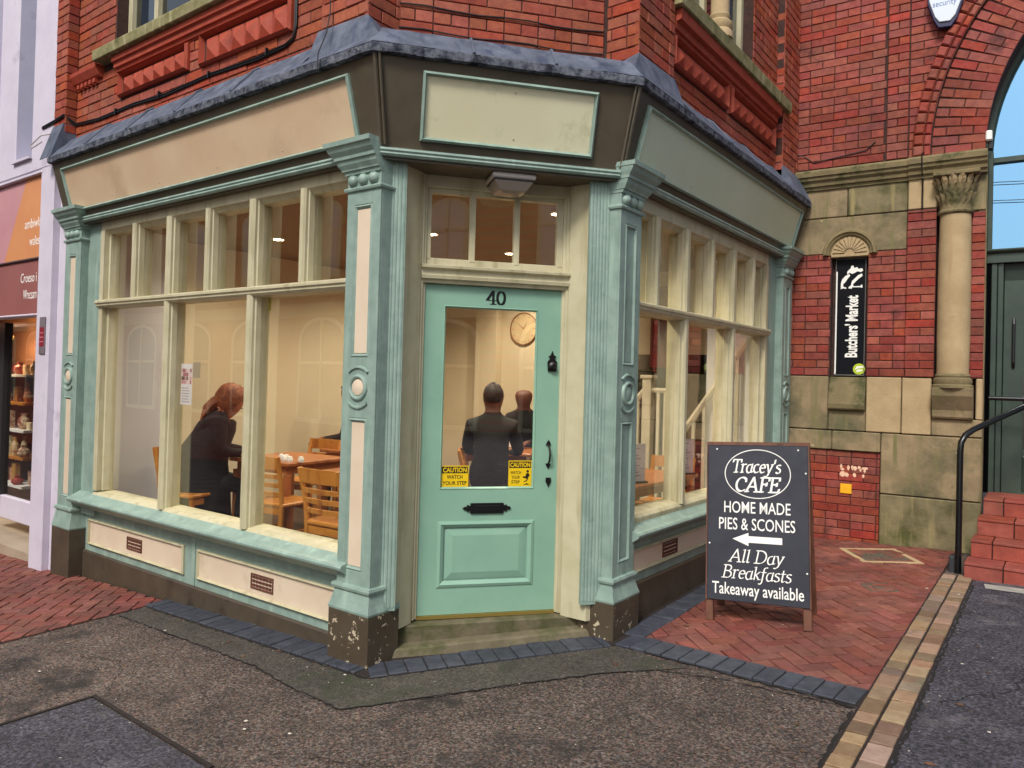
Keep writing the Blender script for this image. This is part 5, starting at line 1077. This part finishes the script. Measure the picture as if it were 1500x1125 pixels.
def make_table(w, d):
    e = empty('table', (0, 0, 0))
    MB().box(-w / 2, w / 2, -d / 2, d / 2, .71, .74).build('table_top', m_table, e, bev=.005); MB().box(-w / 2 + .05, w / 2 - .05, -d / 2 + .05, d / 2 - .05, .64, .71).build('apron', m_table, e)
    for sx in (-1, 1):
        for sy in (-1, 1): MB().box(sx * (w / 2 - .05) - .025, sx * (w / 2 - .05) + .025, sy * (d / 2 - .05) - .025, sy * (d / 2 - .05) + .025, 0, .64).build('leg', m_table, e, bev=.003)
    return e
def at(x, y, yaw, z=FZ): return Matrix.Translation((x, y, z)) @ Matrix.Rotation(R_(yaw), 4, 'Z')
chairs = [(-2.80, .55, -75, 'beech ladder-back chair the woman in the long window sits on'), (-1.93, .82, 8, 'beech ladder-back chair at the table with white sachets, back to the window'), (-.93, .60, 4, 'beech ladder-back chair with its back to the pane beside the blush pilaster'),
          (-2.78, 1.75, 190, 'beech ladder-back chair on the far side of the table with white sachets'), (-2.98, 2.62, 130, 'beech chair carrying the half hidden person behind the blush pilaster'), (-1.10, 2.44, -53, 'beech chair under the dark haired man seen through the door'),
          (-1.86, 4.08, 215, 'beech chair under the bald man seen through the door'), (-1.95, 2.55, -60, 'beech chair at the small table seen low left through the door glass'), (.38, 3.05, 185, 'orange beech chair at the far side of the right window table'), (-.05, 2.2, -90, 'beech chair end on to the right window table')]
ch0 = make_chair()
for k, (x, y, a, lb) in enumerate(chairs): 
    if k: copytree(ch0, at(x, y, a), label=lb, cat='chair', group='beech ladder-back chairs in the cafe')
tag(ch0, chairs[0][3], 'chair', 'beech ladder-back chairs in the cafe')
M0 = at(*chairs[0][:3])
for o in [ch0] + list(ch0.children): o.matrix_basis = M0 @ o.matrix_basis
for o in ch0.children: o.matrix_parent_inverse = ch0.matrix_basis.inverted()
tb0 = make_table(.72, .72)
tabs = [(-2.35, 1.2, 6, 'cafe table with white sachets behind the long window'), (-1.12, 1.12, 4, 'cafe table behind the pane beside the blush pilaster'), (-1.62, 3.32, 30, 'cafe table with a white mug between the two seated men'), (-2.5, 2.3, 10, 'empty cafe table seen low left through the door glass')]
for k, (x, y, a, lb) in enumerate(tabs):
    if k: copytree(tb0, at(x, y, a), label=lb, cat='table', group='square cafe tables')
tag(tb0, tabs[0][3], 'table', 'square cafe tables'); M0 = at(*tabs[0][:3])
for o in [tb0] + list(tb0.children): o.matrix_basis = M0 @ o.matrix_basis
for o in tb0.children: o.matrix_parent_inverse = tb0.matrix_basis.inverted()
tb = make_table(.62, 1.25); tag(tb, 'long cafe table with menus along the right window', 'table'); M0 = at(.42, 2.35, 0)
for o in [tb] + list(tb.children): o.matrix_basis = M0 @ o.matrix_basis
for o in tb.children: o.matrix_parent_inverse = tb.matrix_basis.inverted()
# table-top things
TZ = FZ + .74
mg = empty('mug', (-1.66, 3.58, TZ), label='white mug on the table between the two men', cat='mug')
MB().lathe([(.03, TZ), (.04, TZ + .01), (.042, TZ + .09), (.037, TZ + .09), (.034, TZ + .02)], -1.66, 3.58, 16).build('cup', m_white, mg, smooth=True); MB().tube([(-1.62, 3.58, TZ + .075), (-1.595, 3.58, TZ + .07), (-1.59, 3.58, TZ + .045), (-1.62, 3.58, TZ + .025)], .006, 6).build('handle', m_white, mg)
rs = random.Random(2)
for k in range(5):
    x, y = -2.25 + k * .07, 1.0 + rs.uniform(-.04, .04); MB().lathe([(.02, TZ), (.024, TZ + .02), (.018, TZ + .045), (.0, TZ + .05)], x, y, 8, sx=1.2).build('sachet', m_white, label='small white sachet on the table behind the long window', cat='sachet', group='white sachets on the table')
m_paper = mat('menu_paper', '#c9bcc0', '#d4c9cc', rough=.7, scale=8); m_ink = mat('faint_ink', '#7d6f86', rough=.7)
for k, (x, y, a, lb) in enumerate(((.62, 2.02, 62, 'upright menu card on the long table nearer the door'), (.66, 2.82, 62, 'upright menu card on the long table nearer the market wall'))):
    M = Matrix.Translation((x, y, TZ)) @ Matrix.Rotation(R_(a), 4, 'Z'); e = empty('menu_card', M, label=lb, cat='menu')
    MB().box(-.1, .1, -.004, .004, 0, .29).build('card', m_paper, e, M); MB().box(-.11, .11, -.03, .03, 0, .012).build('stand', m_black, e, M)
    for i in range(9): MB().box(-.075, .06 - (i * 7 % 5) * .012, -.0052, -.004, .05 + i * .025, .056 + i * .025).build('print_line', m_ink, e, M)
cd = empty('condiment_tray', (.60, 1.85, TZ), label='black condiment tray with shakers on the long table', cat='tray'); MB().box(.54, .67, 1.78, 1.92, TZ, TZ + .035).build('tray', m_black, cd, bev=.004)
for x, y, m in ((.58, 1.82, m_white), (.63, 1.83, m_grey), (.6, 1.88, m_dkgrey)): MB().lathe([(.018, TZ + .01), (.02, TZ + .07), (.014, TZ + .085), (.014, TZ + .1), (0, TZ + .105)], x, y, 10).build('shaker', m, cd, smooth=True)
gb = empty('bottle', (-.47, .26, .56), label='dark bottle with a green label beside the blush pilaster', cat='bottle'); MB().lathe([(.034, .56), (.036, .58), (.036, .70), (.03, .74), (.014, .79), (.014, .83), (0, .835)], -.47, .26, 14).build('bottle_body', m_black, gb, smooth=True); MB().lathe([(.0365, .60), (.0365, .69)], -.47, .26, 14).build('bottle_label', mat('green_label', '#4c9a2a', rough=.5), gb, smooth=True)
# clock
ck = empty('wall_clock', (-2.27, 4.59, 2.31), label='round brown wall clock on the beige back wall', cat='clock'); FC = Frame(-2.27, 4.60, 1, 0)
MB().ringo(0, 2.31, [(.205, 0), (.208, .02), (.196, .026), (.19, .018), (.19, .001)], n=32).build('rim', mat('clock_wood', '#8a5f3c', rough=.5), ck, FC, smooth=True); MB().ringo(0, 2.31, [(.192, .015), (0, .015)], n=32).build('dial', mat('clock_dial', '#c4ac84', '#ccb58e', rough=.6), ck, FC)
m_hand = mat('clock_hand_brown', '#8f6a48', rough=.5)
for a, l_ in ((60, .1), (140, .14)): MB().prism([(0 + .006 * math.sin(R_(a)), 2.31 - .006 * math.cos(R_(a))), (l_ * math.cos(R_(a)), 2.31 + l_ * math.sin(R_(a))), (-.006 * math.sin(R_(a)), 2.31 + .006 * math.cos(R_(a)))], .017, .02).build('hand', m_hand, ck, FC)
for k in range(12):
    a = k * math.pi / 6; MB().prism([(.155 * math.cos(a + d), 2.31 + .155 * math.sin(a + d)) for d in (-.03, .03)] + [(.175 * math.cos(a + d), 2.31 + .175 * math.sin(a + d)) for d in (.03, -.03)], .0155, .0175).build('hour_mark', m_hand, ck, FC)
# stairs seen through the right window
m_bal = mat('cream_stair_paint', '#cfc6ae', '#d6cdb6', rough=.5)
sr_ = empty('staircase', (-.3, 4.3, FZ), label='cream balustraded staircase at the back of the cafe', cat='staircase')
MB().box(-.45, -.35, 4.25, 4.35, FZ, 1.72).build('newel_post', m_bal, sr_, bev=.006); MB().box(-.47, -.33, 4.23, 4.37, 1.72, 1.76).build('newel_cap', m_bal, sr_, bev=.008)
MB().tube([(-1.2, 4.3, .78), (-.42, 4.3, 1.62)], .032, 6).build('stair_rail', m_bal, sr_); MB().tube([(-.35, 4.3, 1.60), (-.1, 4.3, 1.6)], .03, 6).build('stair_rail', m_bal, sr_); MB().tube([(.02, 4.2, 1.14), (.7, 4.2, 2.12)], .034, 6).build('stair_rail', m_bal, sr_)
for x in (-1.1, -1.0, -.9, -.8, -.7, -.6, -.52): MB().box(x - .016, x + .016, 4.285, 4.315, FZ + .1, .78 + (x + 1.2) * 1.077).build('baluster', m_bal, sr_)
for x in (-.28, -.2, -.12): MB().box(x - .016, x + .016, 4.285, 4.315, FZ + .1, 1.6).build('baluster', m_bal, sr_)
for i in range(6): x = .05 + i * .11; MB().box(x - .016, x + .016, 4.185, 4.215, FZ + .1, 1.14 + (x - .02) * 1.44).build('baluster', m_bal, sr_)
for i in range(8): MB().box(-1.0 + i * .2, -.8 + i * .2 + .02, 4.4, 5.3, FZ + i * .17, FZ + i * .17 + .17).build('tread', m_floor, sr_)
# paper in the long window
OP = -.158
ps = empty('window_poster', FL.P(-2.27, OP, 1.41), label='small white poster with a pink photo taped inside the long window', cat='poster')
MB().fb(-2.345, -2.19, OP - .001, OP, 1.41, 1.725).build('sheet', mat('poster_paper', '#ddd6dc', rough=.6), ps, FL)
rs = random.Random(8)
for i in range(6):
    for j in range(4): MB().fb(-2.34 + i * .024, -2.318 + i * .024, OP, OP + .0006, 1.57 + j * .03, 1.598 + j * .03).build('photo_patch', mat('photo_%d_%d' % (i, j), rs.choice(['#8a2f4a', '#c98a95', '#5a2a2a', '#e0c4c4', '#b04a62', '#3a2024']), rough=.6), ps, FL)
for j in range(6): MB().fb(-2.335, -2.2 - rs.uniform(0, .04), OP, OP + .0005, 1.43 + j * .021, 1.437 + j * .021).build('print_line', mat('poster_ink%d' % j, '#9a8a9a', rough=.7), ps, FL)
MB().fb(-2.185, -2.08, OP - .001, OP, 1.62, 1.74).build('window_notice', mat('thin_paper', '#b8a48c', rough=.8), None, FL, label='small blank paper notice beside the poster in the long window', cat='notice')
yt = MB().fb(-1.262, -1.225, OP - .001, OP, 2.10, 2.19).build('window_sticker', mat('faded_yellow', '#b5a836', rough=.6), None, FL, label='tiny yellow sticker in the top corner of the pane beside the pilaster', cat='sticker')

# ------------------------------------------------------------------ people inside
def person(name, M, label, lean=.12, head=(0, .04, 0), arms=None, jacket='#15151c', trousers='#14141a', skin='#9a5f48', hair=None, bulk=1.0, hairkind='short', group=None):
    J = {}; R = {}
    def j(n, p, r): J[n] = Vector(p); R[n] = r
    j('pelvis', (0, 0, .56), .15 * bulk); j('waist', (0, lean * .3, .72), .14 * bulk); j('chest', (0, lean * .75, .93), .155 * bulk); j('collar', (0, lean, 1.07), .10 * bulk); j('neck', (0, lean + head[1] * .4, 1.15), .06)
    hb = Vector((head[0], lean + head[1], 1.22 + head[2])); j('jaw', hb, .09); j('skull', hb + Vector((head[0] * .5, head[1] * .5 - .015, .085)), .118); j('crown', hb + Vector((head[0] * .7, head[1] * .7 - .01, .15)), .085)
    ed = [('pelvis', 'waist'), ('waist', 'chest'), ('chest', 'collar'), ('collar', 'neck'), ('neck', 'jaw'), ('jaw', 'skull'), ('skull', 'crown')]
    for s, sg in (('l', -1), ('r', 1)):
        a = (arms or {}).get(s, ((.25, .12, .80), (.16, .36, .775)))
        j('shoulder' + s, (sg * .165 * bulk, lean * .95, 1.045), .072 * bulk); j('elbow' + s, (sg * a[0][0], a[0][1] + lean * .5, a[0][2]), .052 * bulk); j('wrist' + s, (sg * a[1][0], a[1][1] + lean * .5, a[1][2]), .03)
        w = J['wrist' + s]; d = (w - J['elbow' + s]).normalized(); j('palm' + s, w + d * .06, .03); ed += [('collar', 'shoulder' + s), ('shoulder' + s, 'elbow' + s), ('elbow' + s, 'wrist' + s), ('wrist' + s, 'palm' + s)]
        sd_ = d.cross(Vector((0, 0, 1))).normalized()
        for k, (off, ln) in enumerate(((-.027, .06), (-.009, .07), (.009, .066), (.027, .052))):
            b = w + d * .09 + sd_ * off; j('fa%s%d' % (s, k), b, .0095); j('fb%s%d' % (s, k), b + d * ln * .55 - Vector((0, 0, .012)), .0085); j('fc%s%d' % (s, k), b + d * ln * .9 - Vector((0, 0, .032)), .0075); ed += [('palm' + s, 'fa%s%d' % (s, k)), ('fa%s%d' % (s, k), 'fb%s%d' % (s, k)), ('fb%s%d' % (s, k), 'fc%s%d' % (s, k))]
        b = w + d * .03 - sd_ * .035 * sg; j('ta' + s, b, .011); j('tb' + s, b + d * .035 - sd_ * .015 * sg, .009); ed += [('palm' + s, 'ta' + s), ('ta' + s, 'tb' + s)]
        j('hip' + s, (sg * .1, .03, .53), .105 * bulk); j('knee' + s, (sg * .13, .42, .50), .072); j('ankle' + s, (sg * .13, .38, .09), .045); j('toe' + s, (sg * .14, .52, .045), .04); ed += [('pelvis', 'hip' + s), ('hip' + s, 'knee' + s), ('knee' + s, 'ankle' + s), ('ankle' + s, 'toe' + s)]
    ns = list(J); ix = {n: i for i, n in enumerate(ns)}
    me = bpy.data.meshes.new(name); me.from_pydata([J[n] for n in ns], [(ix[a], ix[b]) for a, b in ed], [])
    o = bpy.data.objects.new(name, me); col.objects.link(o); o.modifiers.new('Skin', 'SKIN')
    for i, n in enumerate(ns):
        sv = me.skin_vertices[0].data[i]; sv.radius = (R[n], R[n]); sv.use_root = (n == 'pelvis')
        if n in ('waist', 'pelvis'): sv.radius = (R[n] * 1.1, R[n] * .85)
    sb_ = o.modifiers.new('Sub', 'SUBSURF'); sb_.levels = 2; sb_.render_levels = 2
    dg = bpy.context.evaluated_depsgraph_get(); dg.update(); nm = bpy.data.meshes.new_from_object(o.evaluated_get(dg)); bpy.data.objects.remove(o)
    mj = mat(name + '_jacket', jacket, rough=.85, scale=8); mt = mat(name + '_trousers', trousers, rough=.85); mk_ = mat(name + '_skin', skin, rough=.6)
    nm.materials.clear()
    for m in (mj, mt, mk_): nm.materials.append(m)
    for p in nm.polygons:
        c = p.center; b = min(ns, key=lambda n: (J[n] - c).length / (R[n] + .02))
        p.material_index = 2 if b in ('jaw', 'skull', 'crown', 'neck') or b[:2] in ('fa', 'fb', 'fc', 'ta', 'tb') or b.startswith('palm') else (1 if b[:3] in ('hip', 'kne', 'ank', 'toe') else 0)
    nm.shade_smooth(); e = place(nm, 'person', M, label=label, cat='person')
    sk = J['skull']; f_ = Vector((head[0], head[1] + .02, 0))
    nose = MB(); nose.lathe([(0, 0), (.016, .008), (.012, .03), (0, .045)], 0, 0, 8)
    nose.v = [(sk.x + x, sk.y + .085 + (.03 - z) * .35 + y * .5, sk.z - .04 + z * .9) for x, y, z in nose.v]; nose.build('nose', mk_, e, M, smooth=True)
    for sg in (-1, 1):
        er = MB(); er.lathe([(0, -.012), (.012, -.008), (.015, 0), (.012, .008), (0, .012)], 0, 0, 8); er.v = [(sk.x + sg * (.09 + z * .4), sk.y - .01 + x, sk.z - .03 + y * 1.8) for x, y, z in er.v]; er.build('ear', mk_, e, M, smooth=True)
        ey = MB(); ey.lathe([(0, -.008), (.008, 0), (0, .008)], 0, 0, 8); ey.v = [(sk.x + sg * .033 + x, sk.y + .088 + y * .5, sk.z - .005 + z) for x, y, z in ey.v]; ey.build('eye', m_dark, e, M)
    mo = MB(); mo.box(sk.x - .025, sk.x + .025, sk.y + .075, sk.y + .087, sk.z - .075, sk.z - .068); mo.build('mouth', mat(name + '_lip', '#6e3a34', rough=.6), e, M)
    cl_ = MB(); cn = J['neck']; n_ = 14
    cl_.add([(cn.x + r * math.cos(6.2832 * k / n_), cn.y - .005 + r * math.sin(6.2832 * k / n_), cn.z + z + .012 * math.sin(6.2832 * k / n_)) for r, z in ((.068, -.03), (.063, .012), (.055, .01)) for k in range(n_)], [(a * n_ + k, a * n_ + (k + 1) % n_, (a + 1) * n_ + (k + 1) % n_, (a + 1) * n_ + k) for a in range(2) for k in range(n_)])
    cl_.build('collar', mat(name + '_collar', '#8d8a84' if name == 'man' else jacket, rough=.8), e, M, smooth=True)
    if hair:
        mh = mat(name + '_hair', hair[0], hair[1], rough=.6, scale=40, bump=.4, bscale=120); h = MB(); n = 20; rows = 10; vs = []
        rs = random.Random(4); HS = 1.22 if hairkind == 'tied' else 1.0
        for r in range(rows + 1):
            ph = math.pi * r / rows * (.74 if hairkind == 'short' else .74)
            for k in range(n):
                th = 2 * math.pi * k / n; fr_ = max(0, math.sin(th)); cut = 1 - .42 * fr_
                p2 = ph * cut; q = 1 + rs.uniform(-.035, .04) + .03 * math.sin(th * 9); vs.append((sk.x + .098 * HS * q * math.sin(p2) * math.cos(th), sk.y - .012 + .112 * HS * q * math.sin(p2) * math.sin(th), sk.z + .012 + .112 * HS * q * math.cos(p2)))
        fs = [(r * n + k, r * n + (k + 1) % n, (r + 1) * n + (k + 1) % n, (r + 1) * n + k) for r in range(rows) for k in range(n)]
        h.add(vs, fs)
        if hairkind == 'tied':
            for q in range(7):
                a = q * .9; h.tube([(sk.x + .03 * math.cos(a), sk.y - .10, sk.z - .0 + .03 * math.sin(a)), (sk.x + .04 * math.cos(a), sk.y - .16, sk.z - .03 + .03 * math.sin(a)), (sk.x + .05 * math.cos(a), sk.y - .22, sk.z - .10 + .04 * math.sin(a)), (sk.x + .06 * math.cos(a * 1.3), sk.y - .25, sk.z - .17)], [.03, .028, .02, .005], 6)
        h.build('hair', mh, e, M, smooth=True)
    return e
w_ = person('woman', at(-2.90, .60, -30), 'person in a navy coat with tied auburn hair, bent forward in the long window', lean=.2, head=(.05, .08, -.07), jacket='#07080f', trousers='#06070c', skin='#a5654a', hair=('#6e3216', '#a0582c'), bulk=1.2, hairkind='tied')
ct = MB(); n = 20; rs = random.Random(6); v = []
for z, rx, ry, oy in ((1.06, .13, .11, .22), (1.04, .20, .14, .21), (.96, .25, .18, .17), (.84, .265, .2, .11), (.68, .265, .215, .08), (.5, .265, .235, .08), (.32, .265, .245, .08), (.16, .265, .25, .08)):
    for k in range(n):
        a = 2 * math.pi * k / n; q = 1 + .05 * math.sin(a * 5 + z * 4) * (1.06 - z) + rs.uniform(-.01, .01); v.append((rx * q * math.cos(a), oy + ry * q * math.sin(a), z))
ct.add(v, [(r * n + k, r * n + (k + 1) % n, (r + 1) * n + (k + 1) % n, (r + 1) * n + k) for r in range(7) for k in range(n)])
ct.build('coat', mat('navy_coat', '#06070d', '#0a0b12', rough=.9, scale=12), w_, at(-2.90, .60, -30), smooth=True)
person('man', at(-1.10, 2.50, 32), 'person with short dark hair and dark suit seated back to the door glass', lean=.05, head=(0, .03, .02), jacket='#0a0a08', trousers='#080a14', skin='#5c3425', hair=('#140b07', '#20100a'), bulk=1.14)
person('elder', at(-1.86, 4.08, 212), 'bald person in dark clothes facing the door across the table', lean=.14, head=(0, .04, 0), jacket='#08080a', skin='#5f3426', bulk=.98, arms={'l': ((.26, .2, .82), (.1, .42, .80)), 'r': ((.26, .2, .82), (.08, .4, .80))})
person('guest', at(-2.98, 2.62, 130), 'person in black half hidden behind the blush pilaster', lean=.1, jacket='#0f0f12', skin='#8a5440', hair=('#1c100a', '#2a170e'), bulk=1.15)

# ------------------------------------------------------------------ buildings across the street (seen as reflections in the glass)
def brickmat():
    m = bpy.data.materials.new('far_brick'); m.use_nodes = True; N = m.node_tree.nodes; Lk = m.node_tree.links; b = N['Principled BSDF']
    g = N.new('ShaderNodeNewGeometry'); mp = N.new('ShaderNodeMapping'); mp.inputs['Rotation'].default_value = (R_(90), 0, 0); Lk.new(g.outputs['Position'], mp.inputs[0])
    br = N.new('ShaderNodeTexBrick'); br.inputs['Scale'].default_value = 2.2; br.inputs['Color1'].default_value = (*C('#9c4030'), 1); br.inputs['Color2'].default_value = (*C('#84342a'), 1); br.inputs['Mortar'].default_value = (*C('#7a5a4c'), 1)
    Lk.new(mp.outputs[0], br.inputs['Vector']); Lk.new(br.outputs['Color'], b.inputs['Base Color']); b.inputs['Roughness'].default_value = .85; return m
m_far = brickmat()
def opposite(fr, s0, s1, h, label, step=3.1):
    e = empty('street_building', fr.P((s0 + s1) / 2, 0, 0), label=label, cat='building')
    MB().fb(s0, s1, -6, 0, -1.5, h).build('wall', m_far, e, fr); MB().fb(s0 - .1, s1 + .1, -6, .25, h, h + .3).build('cornice', m_stonec, e, fr); MB().fb(s0, s1, .0, .1, 3.2, 3.55).build('string_course', m_stonec, e, fr)
    s = s0 + step / 2
    while s < s1 - .8:
        for z, w, hh in ((.4, 1.0, 2.2), (4.2, .6, 1.7)):
            w_ = MB(); w_.prism([(s - w, z), (s + w, z)] + [(s + w * math.cos(R_(a)), z + hh + w * .6 * math.sin(R_(a))) for a in range(0, 181, 20)], .0, .06); w_ = w_.build('window', m_cream, e, fr)
            MB().prism([(s - w + .12, z + .12), (s + w - .12, z + .12)] + [(s + (w - .12) * math.cos(R_(a)), z + hh + (w * .6 - .1) * math.sin(R_(a))) for a in range(0, 181, 20)], .06, .07).build('pane', m_dkgrey if z < 1 else m_grey, w_, fr)
            MB().fb(s - .04, s + .04, .07, .09, z + .1, z + hh + w * .5).build('glazing_bar', m_cream, w_, fr); MB().fb(s - w, s + w, .07, .09, z + hh * .7, z + hh * .7 + .08).build('glazing_bar', m_cream, w_, fr)
        s += step
opposite(Frame(-1.6, -9.5, -1, 0), 0, 62, 7.6, 'red brick terrace with arched windows across the street from the long window')
opposite(Frame(12.5, -14, 0, -1), -15, 4, 6.5, 'red brick terrace across the street from the right window')
